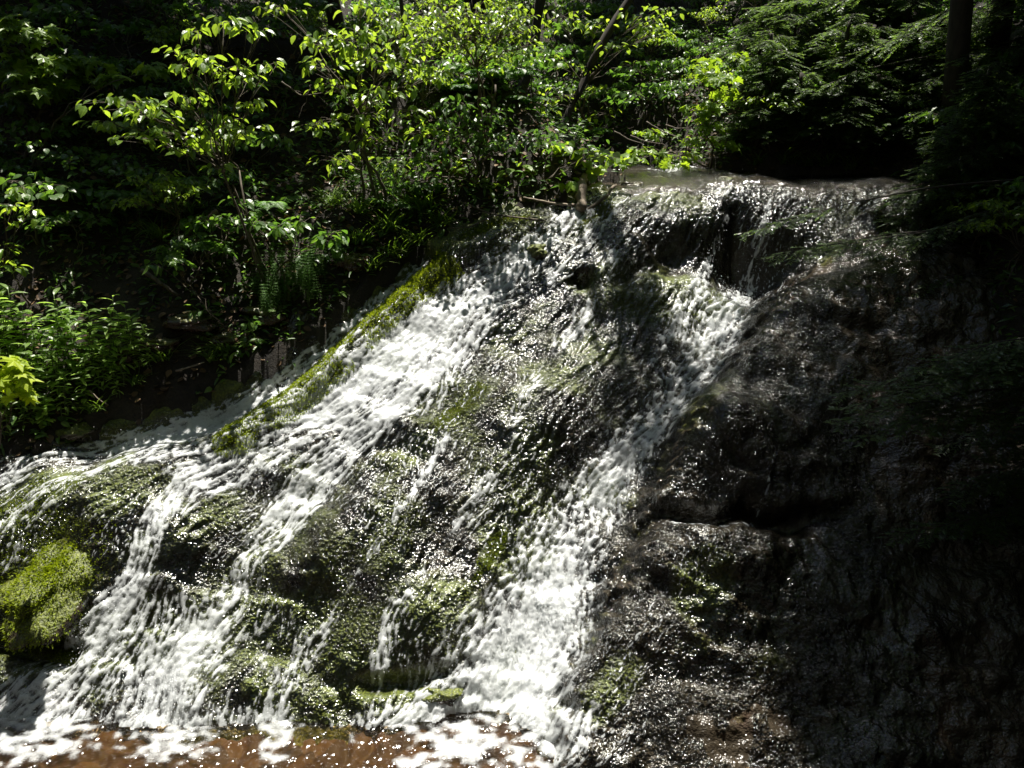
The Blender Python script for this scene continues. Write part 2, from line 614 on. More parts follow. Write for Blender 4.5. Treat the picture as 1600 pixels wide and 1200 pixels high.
D += 0.20 * blob(560, 850, 0.9, 0.6, 40)
D += 0.22 * blob(690, 960, 0.55, 0.5, 40)
D += 0.18 * blob(830, 640, 0.5, 0.9, -40)
D += 0.15 * blob(940, 430, 0.6, 0.5, -40)
D += 0.35 * blob(1120, 700, 0.7, 0.5, -30)
D -= 0.18 * blob(480, 780, 0.35, 0.9, -45)
# ledge on the shaded side
LEDGE = px2uv([(985, 840), (1040, 820), (1090, 829), (1150, 818), (1200, 836), (1260, 826), (1330, 800), (1400, 790)])
ld, ls, _, _, lt = poly_dist(LEDGE)
lw = ld + 0.10 * fbm(UU * 3, VV * 3, 33, 3)
D -= (0.34 + 0.25 * fbm(UU * 1.5, VV * 1.5, 34, 3)) * np.exp(-(np.maximum(lw, 0) / 0.11) ** 2) * sstep(0.0, 0.25, lt) * sstep(1.0, 0.55, lt)
D += 0.16 * blob(1110, 900, 0.8, 0.45)
# dark undercut with drips above the pool
UNDER = px2uv([(545, 1078), (600, 1068), (660, 1062), (715, 1050)])
ud, _, _, _, _ut = poly_dist(UNDER)
D -= 0.2 * np.exp(-(np.maximum(ud + 0.09 * fbm(UU * 4, VV * 4, 35, 3), 0) / 0.08) ** 2) * sstep(0, 0.25, _ut) * sstep(1, 0.8, _ut)
UND2 = px2uv([(-60, 1000), (30, 1005), (100, 1020)])
u2, _, _, _, _ = poly_dist(UND2)
D -= 0.35 * np.exp(-(u2 / 0.12) ** 2)

# flow field of the water over the slab
STREAMS = [  # (px, py, half width in metres, strength) down each strand
    [(905, 330, .12, .75), (870, 365, .15, .65), (820, 410, .2, .65), (760, 450, .25, .8), (690, 500, .3, .92), (620, 555, .34, .92), (540, 620, .34, .88), (460, 670, .3, .82), (380, 720, .28, .78), (300, 765, .2, .78), (255, 830, .13, .78), (215, 920, .13, .68), (150, 1000, .2, .66), (60, 1090, .3, .7), (-60, 1180, .3, .7)],
    [(800, 440, .13, .45), (740, 520, .18, .62), (660, 600, .22, .74), (580, 670, .18, .7), (500, 725, .16, .66), (430, 800, .13, .7), (400, 850, .09, .55), (370, 920, .13, .46), (320, 1000, .2, .5), (270, 1080, .25, .56), (230, 1150, .25, .66)],
    [(620, 640, .12, .45), (520, 740, .1, .45), (450, 830, .1, .6), (410, 870, .08, .55), (350, 960, .1, .4)],
    [(700, 690, .05, .5), (660, 760, .045, .5), (600, 850, .05, .4), (540, 930, .06, .4), (500, 1000, .1, .4), (440, 1080, .12, .48), (420, 1140, .12, .58)],
    [(960, 400, .07, .4), (930, 470, .09, .48), (880, 540, .1, .34), (820, 620, .12, .3), (780, 740, .09, .3), (700, 850, .08, .3), (620, 960, .1, .25), (590, 1060, .08, .4)],
    [(1140, 330, .05, .4), (1115, 390, .07, .5), (1095, 440, .13, .55), (1060, 500, .13, .45), (1020, 560, .1, .3)],
    [(1200, 315, .05, .3), (1190, 400, .12, .45), (1150, 450, .24, .54), (1120, 510, .27, .58), (1085, 580, .22, .66), (1040, 640, .20, .68), (970, 715, .22, .64), (910, 790, .28, .64), (875, 880, .34, .74), (840, 970, .36, .93), (790, 1080, .4, .98), (720, 1190, .5, .98)],
    [(900, 740, .1, .35), (830, 850, .16, .46), (790, 930, .16, .54), (750, 1040, .18, .6), (690, 1120, .25, .78)],
    [(655, 405, .10, .65), (600, 460, .11, .68), (560, 500, .12, .72), (500, 545, .14, .76), (430, 597, .15, .8), (370, 635, .17, .85), (280, 668, .2, .85), (190, 690, .17, .8), (140, 700, .14, .6), (60, 730, .12, .4), (-40, 780, .12, .4)],
    [(420, 690, .14, .4), (330, 700, .14, .4), (230, 720, .12, .35), (130, 745, .12, .4), (60, 800, .1, .35), (-30, 870, .1, .35)],
    [(200, 720, .08, .35), (120, 770, .08, .35), (60, 850, .08, .3), (0, 920, .08, .3)],
    [(1090, 850, .2, .15), (1060, 920, .2, .12), (1000, 1000, .2, .14), (950, 1080, .25, .2), (900, 1160, .25, .28)],
    [(1185, 745, .018, .5), (1180, 790, .022, .4), (1172, 830, .03, .55)],
    [(1045, 836, .04, .6), (1100, 838, .05, .7), (1150, 842, .04, .6)],
    [(990, 300, .1, .2), (930, 360, .12, .25), (860, 440, .12, .3)],
]
FU = np.zeros(UU.shape, np.float32)
FV = np.zeros(UU.shape, np.float32) - 0.15
FU -= 0.05
COV = np.zeros(UU.shape, np.float32)
wn1 = fbm(UU * 1.6, VV * 1.6, 41, 4)
for pts in STREAMS:
    pts = np.array(pts, float)
    d, sd_, tu, tv, tt = poly_dist(px2uv(pts[:, :2]))
    xs = np.linspace(0, 1, len(pts))
    w, s = np.interp(tt, xs, pts[:, 2]), np.interp(tt, xs, pts[:, 3])
    w = w * np.where(w > 0.06, 1.35, 1.0)
    wgt = 1.0 / (d * d + 0.04)
    FU += tu * wgt
    FV += tv * wgt
    dd = np.maximum(0, d + 0.7 * w * wn1)
    COV = np.maximum(COV, s * np.exp(-(dd / w) ** 2))
ln = np.sqrt(FU * FU + FV * FV) + 1e-6
FU, FV = FU / ln, FV / ln
FU += 0.9 * fbm(UU * 2.6, VV * 2.6, 211, 3)
FV += 0.5 * fbm(UU * 2.6, VV * 2.6, 215, 3)
ln = np.sqrt(FU * FU + FV * FV) + 1e-6
FU /= ln
FV /= ln


def bilin(a, x, y):
    x = np.clip(x, 0, a.shape[1] - 1.001)
    y = np.clip(y, 0, a.shape[0] - 1.001)
    xi, yi = x.astype(np.int32), y.astype(np.int32)
    fx, fy = x - xi, y - yi
    return (a[yi, xi] * (1 - fx) + a[yi, xi + 1] * fx) * (1 - fy) + (a[yi + 1, xi] * (1 - fx) + a[yi + 1, xi + 1] * fx) * fy


def blur(a, n):
    for _ in range(n):
        a = (a + np.roll(a, 1, 0) + np.roll(a, -1, 0)) / 3
        a = (a + np.roll(a, 1, 1) + np.roll(a, -1, 1)) / 3
    return a


def lic(src, steps, st=1.0):
    X0, Y0 = np.meshgrid(np.arange(UU.shape[1], dtype=np.float32), np.arange(UU.shape[0], dtype=np.float32))
    acc = src.copy()
    for sg in (1, -1):
        x, y = X0.copy(), Y0.copy()
        for _ in range(steps):
            fx, fy = bilin(FU, x, y), bilin(FV, x, y)
            x += sg * st * fx
            y += sg * st * fy
            acc += bilin(src, x, y)
    return acc / (2 * steps + 1)


def norm01(a, n=14):
    mu = blur(a, n)
    sdv = np.sqrt(np.maximum(blur((a - mu) ** 2, n), 1e-12))
    z = (a - mu) / sdv
    return 1 / (1 + np.exp(-1.7 * z))


rs_ = np.random.default_rng(3)
def lnoise(n): return blur(rs_.random(UU.shape).astype(np.float32), n)


streak_f = norm01(lic(lnoise(0), 3))                # fine threads
streak_m = norm01(lic(lnoise(1), 6), 18)           # strands
streak_l = norm01(lic(lnoise(3), 14, 1.2), 30)      # broad bands
cell = norm01(blur(rs_.random(UU.shape).astype(np.float32), 2), 14)                 # round lumps of churned water

# rock relief: bedding ribs that follow the flow plus broken rock
rsh = sstep(-0.1, 0.4, sd)
rock = 0.15 * fbm(UU * 0.8, VV * 0.8, 1, 3) + 0.050 * fbm(UU * 2.4, VV * 2.4, 5, 3, 0.5) + 0.012 * np.abs(fbm(UU * 7, VV * 7, 9, 3)) * 2
rock = rock + (0.022 * (streak_l - 0.5) + 0.006 * (streak_m - 0.5)) * (1 - rsh)
step_ = (VV * 0.9 + UU * 0.35 + 0.7 * fbm(UU * 0.9, VV * 0.9, 12, 3)) / 0.55
fr_ = step_ - np.floor(step_)
bed = sstep(0.0, 0.75, fr_) - sstep(0.82, 1.0, fr_)
rock += 0.045 * bed * sstep(-0.25, 0.35, fbm(UU * 0.7, VV * 0.7, 25, 3))
rock += rsh * (0.11 * fbm(UU * 2.2, VV * 2.2, 15, 5, 0.55) + 0.025 * bed * sstep(-0.3, 0.3, fbm(UU * 0.9, VV * 0.9, 26, 3)) + 0.03 * np.abs(fbm(UU * 6, VV * 6, 19, 3)))
D += rock.astype(np.float32)
# rounding over the lip: upstream of it the bed lies flat
vl = VLIP + 0.13 * fbm(UU * 1.6, VV * 0 + 3, 21, 5, 0.7) + 0.25 * sstep(3.0, 0.5, UU) * 0
flat = -(VV - vl) * math.tan(AL)
k = 0.10
lipw = sstep(-0.2, 0.3, VV - vl)
D = D * (1 - 0.95 * lipw) + np.where(VV > vl - 0.25, -k * np.log1p(np.exp(np.clip((VV - vl) / 0.1, -20, 60))) * math.tan(AL), 0).astype(np.float32)

# moss cover
MOSS = 0.56 + 0.6 * fbm(UU * 1.1, VV * 1.1, 51, 4) - 0.30 * sstep(0.1, 0.7, sd) - 0.25 * sstep(2.2, 3.6, UU) - 0.1
for a in [(470, 615, 0.7, 0.22, 38), (600, 500, 0.55, 0.22, 40), (700, 420, 0.6, 0.25, 38), (730, 640, 0.75, 0.2, 48), (640, 720, 0.6, 0.2, 45),
          (770, 870, 0.42, 0.14, 62), (70, 780, 0.8, 0.4, 20), (60, 900, 0.6, 0.6, 0), (200, 780, 0.5, 0.4, 40), (350, 800, 0.5, 0.3, 50),
          (930, 340, 0.5, 0.2, 40), (1010, 310, 0.5, 0.15, 10), (1080, 930, 0.45, 0.35, 60), (420, 970, 0.5, 0.3, 60), (680, 960, 0.6, 0.4, 40),
          (600, 860, 0.6, 0.4, 40), (820, 700, 0.4, 0.25, 60), (950, 1080, 0.5, 0.3, 50), (90, 1030, 0.6, 0.15, 0), (900, 360, 0.5, 0.18, 40)]:
    MOSS = np.maximum(MOSS, 0.85 * blob(*a) + 0.25 * wn1)
MOSS = np.where(VV > vl - 0.05, np.minimum(MOSS, 0.22), MOSS)
MOSS = np.clip(MOSS, 0, 1)

slab_w = uvd2w(UU, VV, D).reshape(-1, 3)
me = mesh_np('cliff_terrain', slab_w, [grid_faces(len(U), len(V))])
attr(me, 'moss', MOSS)
cliff = link('cliff_terrain', me, M_ROCK)
tag(cliff, 'dark wet rock slab of the waterfall, patched with moss', 'rock face', kind='structure')


def d_at(u, v, arr=None):
    arr = D if arr is None else arr
    return bilin(arr, (np.asarray(u, np.float32) - U[0]) / STEP, (np.asarray(v, np.float32) - V[0]) / STEP)


def slab_hit(px, py, lift=0.0):
    """first point of the slab seen along the ray of a pixel"""
    d = ray(px, py)
    ts = np.linspace(4.5, 17, 2500)
    P = ts[:, None] * d
    u, v, h = P[:, 0], (P - P0) @ VDIR, (P - P0) @ NDIR
    ok = (h <= d_at(u, v) + lift) & (v > V[0]) & (v < V[-1])
    i = int(np.argmax(ok)) if ok.any() else int(np.argmin(np.abs(h)))
    return P[i]


POOL = -5.92
# ------------------------------------------------------------------ water running over the slab
inner = px2uv([(1000, 262), (1180, 262), (1440, 262), (1440, 310), (1300, 390), (1250, 430), (1190, 500), (1135, 575), (1065, 660), (1015, 765), (985, 860), (960, 1000),
               (930, 1100), (900, 1260), (-300, 1260), (-300, 720), (0, 715), (150, 688), (280, 645), (400, 600), (520, 535), (640, 425), (760, 345), (890, 318), (985, 285)])

inner[0:3, 1] = 10.5       # the stream bed above the lip is wet all the way back
inner[0, 0] -= 0.6


def inside(poly, x, y):
    c = np.zeros(x.shape, bool)
    n = len(poly)
    for i in range(n):
        x0, y0 = poly[i]
        x1, y1 = poly[(i + 1) % n]
        if y0 == y1: continue
        m = ((y0 > y) != (y1 > y)) & (x < (x1 - x0) * (y - y0) / (y1 - y0) + x0)
        c ^= m
    return c


ins = inside(inner, UU, VV).astype(np.float32)
ins = blur(ins, 6)
film = ins * (1.05 + 0.9 * wn1 + 0.5 * fbm(UU * 4, VV * 4, 61, 3)) + 1.6 * COV
film -= 0.9 * np.exp(-(rd / 0.20) ** 2) * sstep(0.85, 0.5, rt)          # the mossy rib stands out of the water
film -= 1.0 * blob(85, 895, 0.40, 0.45) + 0.5 * blob(770, 865, 0.40, 0.10, 62)
film = np.where(VV > vl - 0.1, np.maximum(film, ins), film)
film += 0.6 * sstep(-0.1, 0.4, sd) * sstep(-0.25, 0.0, fbm(UU * 1.2, VV * 1.2, 66, 3) + 0.35) * sstep(4.6, 3.2, UU)
# how much of the water is broken white
cov = COV * (1 + 0.7 * wn1)
cov += 0.05 * ins * sstep(-0.1, 0.3, wn1)
cov += 0.35 * blob(840, 980, 0.4, 0.45) + 0.45 * blob(760, 1130, 0.65, 0.35) + 0.12 * blob(600, 560, 0.8, 0.5, 40)
cov += 0.25 * ins * sstep(0.3, 0.05, VV) + 0.32 * blob(260, 1020, 0.95, 0.6)
cov = np.where(VV > vl - 0.25, 0.05 * ins + 0.15 * sstep(0.1, 0.3, wn1), cov)
cov = cov + 0.15 * ins * sstep(-0.12, 0.2, wn1 + 0.4 * fbm(UU * 2.2, VV * 2.2, 331, 3)) * sstep(0.1, -0.2, sd) * sstep(0.0, -0.3, VV - vl)
c_ = slab_hit(1050, 269)
cov = np.maximum(cov, 0.75 * np.exp(-((UU - c_[0]) / 0.55) ** 2 - ((VV - (c_ - P0) @ VDIR) / 0.22) ** 2))      # riffle upstream of the lip
cov = np.clip(cov, 0, 0.97)
tex = 0.46 * streak_f + 0.34 * streak_m + 0.20 * streak_l
churn = np.clip(sstep(0.5, 0.1, md_ - 0.35) + 0.5 * blob(300, 1080, 1.3, 0.5), 0, 1)
wx, wy = 0.12 * fbm(UU * 4, VV * 4, 171, 3), 0.12 * fbm(UU * 4, VV * 4, 175, 3)
frac = norm01(fbm(UU * 6, VV * 6, 181, 5, 0.72).astype(np.float32), 20)
lace = np.abs(fbm((UU + wx) * 7, (VV + wy) * 5, 191, 4, 0.62))          # thin dark windows between strands of foam
lace = norm01(np.sqrt(lace).astype(np.float32) * -1, 20)
texc = 0.34 * (1 - lace) + 0.22 * streak_m + 0.26 * streak_f + 0.18 * frac
tex = 0.72 * tex + 0.28 * frac
tex = tex * (1 - 0.85 * churn) + texc * 0.85 * churn
tex = np.argsort(np.argsort(tex.ravel())).reshape(tex.shape).astype(np.float32) / tex.size
foam = sstep(-0.40, 0.30, tex - (1 - cov)) * sstep(0.10, 0.42, cov)
foam = 0.6 * foam + 0.4 * blur(foam, 1)
foam = np.maximum(foam, sstep(0.22, 0.85, cov) * (0.22 + 0.5 * streak_l + 0.25 * (streak_m - 0.5)))      # thin veil between the strands
glint_speck = norm01(lic(lnoise(0), 1), 8)                 # white specks that paint sun glints into the foam colour
glint_patch = sstep(-0.2, 0.3, fbm(UU * 1.4, VV * 1.4, 301, 4) + 0.5 * wn1 - 0.04) * sstep(0.35, -0.1, sd) * sstep(0.3, 0.9, ins) * sstep(0.15, -0.1, VV - vl)
glint_patch = np.maximum(glint_patch, 0.8 * sstep(0.03, 0.14, COV) * sstep(0.0, 0.4, sd))
foam = np.maximum(foam, 0.9 * sstep(0.66, 0.88, 0.6 * glint_speck + 0.4 * streak_m) * glint_patch)  # painted glints whiten the wet film along with the foam
rip = (streak_f - 0.5) * 0.004 + (streak_m - 0.5) * 0.008 + 0.006 * fbm(UU * 24, VV * 24, 77, 2)
wh = 0.014 + rip + foam * (0.005 + 0.010 * (frac - 0.4)) + churn * blur(foam, 2) * (0.035 + 0.012 * (streak_f - 0.5) + 0.07 * fbm(UU * 2.6, VV * 2.6, 78, 3))
wh = np.where(VV > vl + 0.05, 0.035 + rip * 0.6 + 0.012 * fbm(UU * 6, VV * 9, 311, 3), wh)
WD = D.copy()
b4 = blur(D, 3)
WD = b4 + wh.astype(np.float32)
ww = uvd2w(UU, VV, WD).reshape(-1, 3)
f = grid_faces(len(U), len(V))
keep = (film.ravel() > 0.22)
f = f[keep[f].all(1)]
f = f[(ww[f, 2] > POOL - 0.005).all(1)]
used = np.unique(f)
re = np.full(len(ww), -1)
re[used] = np.arange(len(used))
me = mesh_np('water', ww[used], [re[f]])
attr(me, 'foam', foam.ravel()[used])
attr(me, 'chop', (0.4 + 1.0 * sstep(-0.35, 0.4, fbm(UU * 1.9, VV * 1.9, 141, 4))).ravel()[used])
wat = link('water', me, M_WATER)
tag(wat, 'white water streaming down the mossy rock slab', 'waterfall', kind='structure')

# ------------------------------------------------------------------ terrain: banks, pool bed, hillside
def w_xy(pts, dz=0):
    return [tuple(slab_hit(*p)[:2]) for p in pts]


LEFT = [(-16, 8.2), (-9, 8.3)] + w_xy([(-60, 735), (60, 712), (150, 690), (280, 648), (400, 602), (520, 535), (640, 422), (770, 340), (890, 318), (985, 280)])
CHAN = [(-16, 1.6)] + LEFT + [(1.7, 13.2), (1.2, 14.2), (-0.4, 15.4), (-3, 16.5), (-3, 18.0), (0.4, 17.0), (2.6, 15.6), (3.4, 14.3), (4.2, 13.7), (6.2, 13.2), (6.3, 12.2), (6.1, 11.0),
                                (5.6, 9.5), (5.3, 8.0), (5.0, 6.2), (5.6, 4), (7, 1.6)]
CHAN = np.array(CHAN, float)


def base_z(y):
    return np.where(y < 6.3, -6.0, np.where(y < 12.0, -6 + (y - 6.3) * math.tan(AL), -1.28))


BND = []
for i_ in range(len(CHAN)):
    a_, b_ = CHAN[i_], CHAN[(i_ + 1) % len(CHAN)]
    m_ = max(1, int(np.hypot(*(b_ - a_)) / 0.3))
    s_ = 5.0 if i_ == len(CHAN) - 1 else (1.15 if a_[0] > 4.9 else 0.78)
    for k_ in range(m_):
        q_ = a_ + (b_ - a_) * (k_ + 0.5) / m_
        BND.append((q_[0], q_[1], s_))


def terrain_z(x, y):
    x, y = np.asarray(x, np.float32), np.asarray(y, np.float32)
    shp = x.shape
    x, y = x.ravel(), y.ravel()
    best = np.full(x.shape, 1e9, np.float32)
    zb = np.zeros(x.shape, np.float64)
    sl = np.zeros(x.shape, np.float64)
    wsum = np.zeros(x.shape, np.float64)
    for bx, by, bs in BND:
        d2 = (x - bx) ** 2 + (y - by) ** 2
        best = np.minimum(best, d2)
        w = 1.0 / (d2 + 0.03) ** 2.2
        zb += w * base_z(by)
        sl += w * bs
        wsum += w
    zb, sl, best = (zb / wsum).reshape(shp), (sl / wsum).reshape(shp), np.sqrt(best).reshape(shp)
    x, y = x.reshape(shp), y.reshape(shp)
    ins_ = inside(CHAN, x, y)
    nz = 0.35 * fbm(x * 0.5, y * 0.5, 81, 4) + 0.10 * fbm(x * 2.2, y * 2.2, 85, 3)
    out = zb + 0.05 + sl * best + nz * np.minimum(1, best * 1.5) * 1.6 + 0.22 * sstep(0.05, 0.7, best)
    far = np.hypot(x, y - 8)
    out = np.where(best > 14, zb + sl * 14 + (best - 14) * 0.35 + nz, out)
    front = np.minimum(out, -1.75 + 0.1 * nz)
    back = -1.75 + np.maximum(0, -(y + 4)) * 0.9 + np.maximum(0, np.abs(x) - 5) * 0.5
    out = np.where((sl > 3) & (y < 4), np.minimum(out, np.maximum(front, back)), out)
    inn = base_z(y) - np.where(y < 6.3, 0.28, np.where(y < 12, 1.3, 0.55)) + 0.4 * nz
    return np.where(ins_, inn - 0.3 * sstep(0, 0.3, best), out)


def tgrid(x0, x1, y0, y1, st):
    X = np.arange(x0, x1 + st * .5, st)
    Y = np.arange(y0, y1 + st * .5, st)
    XX, YY = np.meshgrid(X, Y)
    return XX, YY, len(X), len(Y)




X1, Y1 = np.meshgrid(np.concatenate([np.linspace(-45, -13, 30)[:-1], np.arange(-13, 9, 0.13), np.linspace(9, 45, 30)]),
                     np.concatenate([np.linspace(-30, 0, 30)[:-1], np.arange(0, 22, 0.13), np.linspace(22, 70, 40)]))
ZZ = terrain_z(X1, Y1)
ter = link('hillside_terrain', mesh_np('hillside_terrain', np.stack([X1, Y1, ZZ], -1).reshape(-1, 3), [grid_faces(X1.shape[1], X1.shape[0])]), M_SOIL)
tag(ter, 'dark earth bank and wooded hillside round the fall', 'hillside', kind='structure')


TX, TY, TS = -18.0, -2.0, 0.1
tgx, tgy = np.meshgrid(np.arange(TX, 16, TS), np.arange(TY, 34, TS))
TZ = terrain_z(tgx, tgy)


def tz_fast(x, y):
    return bilin(TZ, (np.asarray(x) - TX) / TS, (np.asarray(y) - TY) / TS)


def ground_hit(px, py, tmin=5.0):
    d = ray(px, py)
    ts = np.linspace(tmin, 30, 1500)
    P = ts[:, None] * d
    z = tz_fast(P[:, 0], P[:, 1])
    ok = P[:, 2] <= z
    i = int(np.argmax(ok)) if ok.any() else 600
    return P[i]


def gz(x, y):
    return float(tz_fast(np.array([x]), np.array([y]))[0])


# pool at the foot
XP, YP, nx, ny = tgrid(-8.5, 3.2, 4.6, 7.9, 0.02)
pool_px, pool_py = to_px(np.stack([XP, YP, np.full(XP.shape, POOL)], -1))
pz = POOL + 0.012 * fbm(XP * 5, YP * 5, 91, 4) + 0.006 * fbm(XP * 18, YP * 18, 95, 2)
pcov = 0.0 + np.zeros(XP.shape)


def pblob(px, py, rx, ry):
    d = ray(px, py)
    P = d * (POOL / d[2])
    return np.exp(-(((XP - P[0]) / rx) ** 2 + ((YP - P[1]) / ry) ** 2))


for a in [(40, 1130, 0.7, 0.16, .8), (130, 1170, 0.5, 0.05, .6), (270, 1150, 0.42, 0.16, .95), (330, 1120, 0.3, 0.1, .8), (440, 1130, 0.22, 0.2, .8), (420, 1185, 0.2, 0.1, .6),
          (580, 1105, 0.35, 0.12, .8), (640, 1130, 0.3, 0.2, .5), (720, 1150, 0.5, 0.35, 1.0), (660, 1190, 0.3, 0.1, .8), (30, 1190, 0.3, 0.1, .7), (520, 1115, .3, .08, .6), (120, 1135, 0.5, 0.08, .6), (210, 1125, 0.4, 0.07, .7), (380, 1125, .35, .07, .6), (480, 1112, .3, .06, .6), (230, 1185, .25, .05, .5), (330, 1175, .12, .1, .5), (560, 1150, .1, .15, .5), (800, 1170, .5, .3, .9), (40, 1165, 0.7, 0.2, .85), (270, 1170, .35, .2, .75), (430, 1165, .16, .2, .6), (150, 1150, .3, .08, .6)]:
    pcov = np.maximum(pcov, a[4] * pblob(*a[:4]))
pn = norm01(blur(rs_.random(XP.shape), 1), 14) * 0.35 + 0.65 * norm01(fbm(XP * 6 + 0.6 * fbm(XP * 3, YP * 3, 197, 2), YP * 11, 97, 5, 0.7), 20)
pn = np.argsort(np.argsort(pn.ravel())).reshape(pn.shape) / pn.size
pf = sstep(-0.45, 0.45, pn - (1 - np.clip(0.95 * pcov * (1 + .8 * fbm(XP * 2, YP * 3, 98, 3)), 0, .96)))
pz = pz + pf * (0.008 + 0.016 * pn * sstep(.4, .9, pcov))
me = mesh_np('pool_water', np.stack([XP, YP, pz], -1).reshape(-1, 3), [grid_faces(nx, ny)])
pf = blur(pf, 1) * sstep(0.06, 0.35, pcov)
attr(me, 'foam', pf)
attr(me, 'chop', np.full(pf.size, 0.6))
tag(link('pool_water', me, M_POOL), 'clear brown pool at the foot of the fall with foam', 'pool', kind='structure')
# brown stony bed
XB, YB, nx, ny = tgrid(-8.5, 3.4, 4.2, 8.0, 0.03)
bz = POOL - 0.15 + 0.08 * fbm(XB * 2.2, YB * 2.2, 101, 3) + 0.11 * np.sqrt(np.abs(fbm(XB * 4, YB * 4, 105, 2)))
m, nt, out = new_mat('brown_stream_bed')
tc = nd(nt, 'ShaderNodeTexCoord')
vo = nd(nt, 'ShaderNodeTexVoronoi', Scale=5.0)
nt.links.new(tc.outputs['Object'], vo.inputs['Vector'])
rp = ramp(nt, [(0.0, (0.014, 0.008, 0.005)), (0.5, (0.042, 0.021, 0.010)), (1.0, (0.085, 0.050, 0.022))])
nt.links.new(vo.outputs['Color'], rp.inputs[0])
p = nd(nt, 'ShaderNodeBsdfPrincipled', Roughness=0.7)
nt.links.new(rp.outputs[0], p.inputs['Base Color'])
nt.links.new(p.outputs[0], out.inputs[0])
tag(link('stream_bed_ground', mesh_np('stream_bed_ground', np.stack([XB, YB, bz], -1).reshape(-1, 3), [grid_faces(nx, ny)]), m), 'brown stony bed under the pool', 'stream bed', kind='structure')

# spray: loose drops thrown off the white water
oc = np.array([(1, 0, 0), (-1, 0, 0), (0, 1, 0), (0, -1, 0), (0, 0, 1), (0, 0, -1)], float)
of = np.array([(0, 2, 4), (2, 1, 4), (1, 3, 4), (3, 0, 4), (2, 0, 5), (1, 2, 5), (3, 1, 5), (0, 3, 5)])
wt = (cov ** 2 * (0.15 + churn) * ins * (ww[:, 2].reshape(UU.shape) > POOL)).ravel()
wt /= wt.sum()
N = 14000
ii = RNG.choice(len(wt), N, p=wt)
pos = ww[ii] + NDIR * (0.02 + RNG.exponential(0.07, (N, 1))) + RNG.normal(0, 0.01, (N, 3))
rad = RNG.uniform(0.002, 0.0062, N)
fl = np.stack([FU.ravel()[ii], FV.ravel()[ii]], -1)
fdir = fl[:, :1] * np.array([1., 0, 0]) + fl[:, 1:] * VDIR
strch = RNG.uniform(0.5, 2.5, N)
vv = pos[:, None] + oc[None] * rad[:, None, None] + (oc[None] @ np.ones((3, 1)) * 0) + fdir[:, None] * (oc[None, :, 0:1] * (rad * strch)[:, None, None])
m, nt, out = new_mat('water_drop')
p = nd(nt, 'ShaderNodeBsdfPrincipled', Roughness=0.1)
p.inputs['Base Color'].default_value = (0.82, 0.85, 0.86, 1)
nt.links.new(p.outputs[0], out.inputs[0])
me = mesh_np('spray', vv.reshape(-1, 3), [(of[None] + (np.arange(N) * 6)[:, None, None]).reshape(-1, 3)])
tag(link('spray', me, m), 'drops of spray over the white water', 'spray', kind='stuff')

# ------------------------------------------------------------------ boulders
def boulder(name, label, cat, c, r, seed, mat, moss=0.0, group=None):
    c = np.asarray(c, float)
    n, mm = 56, 40
    th = np.linspace(0, 2 * math.pi, n, endpoint=False)
    ph = np.linspace(-math.pi / 2, math.pi / 2, mm)
    T, Ph = np.meshgrid(th, ph)
    d = np.stack([np.cos(Ph) * np.cos(T), np.cos(Ph) * np.sin(T), np.sin(Ph)], -1)
    nz = fbm(d[..., 0] * 1.3 + seed, d[..., 1] * 1.3 + d[..., 2] * 0.9, seed, 4) + fbm(d[..., 2] * 1.5 - seed, d[..., 0] * 1.2, seed + 5, 3) * 0.7
    rr = 1 + 0.35 * nz + 0.06 * fbm(d[..., 0] * 5 + seed, d[..., 1] * 5 + d[..., 2] * 3, seed + 40, 3) + 0.10 * np.round(nz * 4) / 2
    v = d * rr[..., None] * np.asarray(r, float)
    v[..., 2] = np.where(v[..., 2] > r[2] * .7, r[2] * .7 + (v[..., 2] - r[2] * .7) * .5, v[..., 2])
    i = np.arange(n * mm).reshape(mm, n)
    q = np.stack([i[:-1], np.roll(i, -1, 1)[:-1], np.roll(i, -1, 1)[1:], i[1:]], -1).reshape(-1, 4)
    me = mesh_np(name, v.reshape(-1, 3), [q])
    up = d[..., 2] + 0.5 * fbm(T * 1.5, Ph * 3, seed + 9, 3)
    attr(me, 'moss', np.clip(moss * sstep(-0.3, 0.5, up), 0, 1))
    o = link(name, me, mat, loc=tuple(c))
    tag(o, label, cat, group)
    return o, v.reshape(-1, 3), d.reshape(-1, 3)


def moss_tufts(g, P, N, n, L=0.03, tint=None):
    """short upright blades over surface points"""
    k = RNG.integers(0, len(P), n)
    p = P[k] + RNG.normal(0, 0.015, (n, 3))
    dirs = rot_jit(N[k] / (np.linalg.norm(N[k], axis=1, keepdims=True) + 1e-9) + np.array([0, -0.25, 0.1]), 0.45)
    g.leaves(T_NDL, p - dirs * 0.006, dirs, rot_jit(np.tile([[0.3, -1.0, 0.3]], (n, 1)), 0.5), RNG.uniform(0.6, 1.3, n) * L, RNG.uniform(0.6, 1.3, n) * L * 1.5,
             np.clip(RNG.random(n) * 0.7 + (0.3 if tint is None else tint), 0, 1))


c = slab_hit(85, 900)
o, bv, bd = boulder('mossy_boulder', 'bright green moss covered boulder beside the brown pool under the left ledge', 'boulder', c + NDIR * -0.07, (0.42, 0.66, 0.24), 3, M_ROCK, 1.0)
o.rotation_euler = (R(27), R(6), R(-18))
g = Geo()
m_ = (bd[:, 2] > -0.3) & (fbm(bd[:, 0] * 2.2, bd[:, 1] * 2.2, 151, 3) > -0.28)
moss_tufts(g, bv[m_], bd[m_], 9000, 0.030, 0.45)
tag(link('moss', g.mesh('moss'), M_MOSS, o), kind='stuff')
c = slab_hit(95, 1035)
o, bv, bd = boulder('mossy_boulder', 'low olive mossy rock at the pool edge below the big bright boulder', 'boulder', c + np.array([0, 0.02, -0.06]), (0.55, 0.28, 0.14), 8, M_ROCK, 0.9)
g = Geo()
m_ = (bd[:, 2] > -0.2)
moss_tufts(g, bv[m_], bd[m_], 3000, 0.022, 0.15)
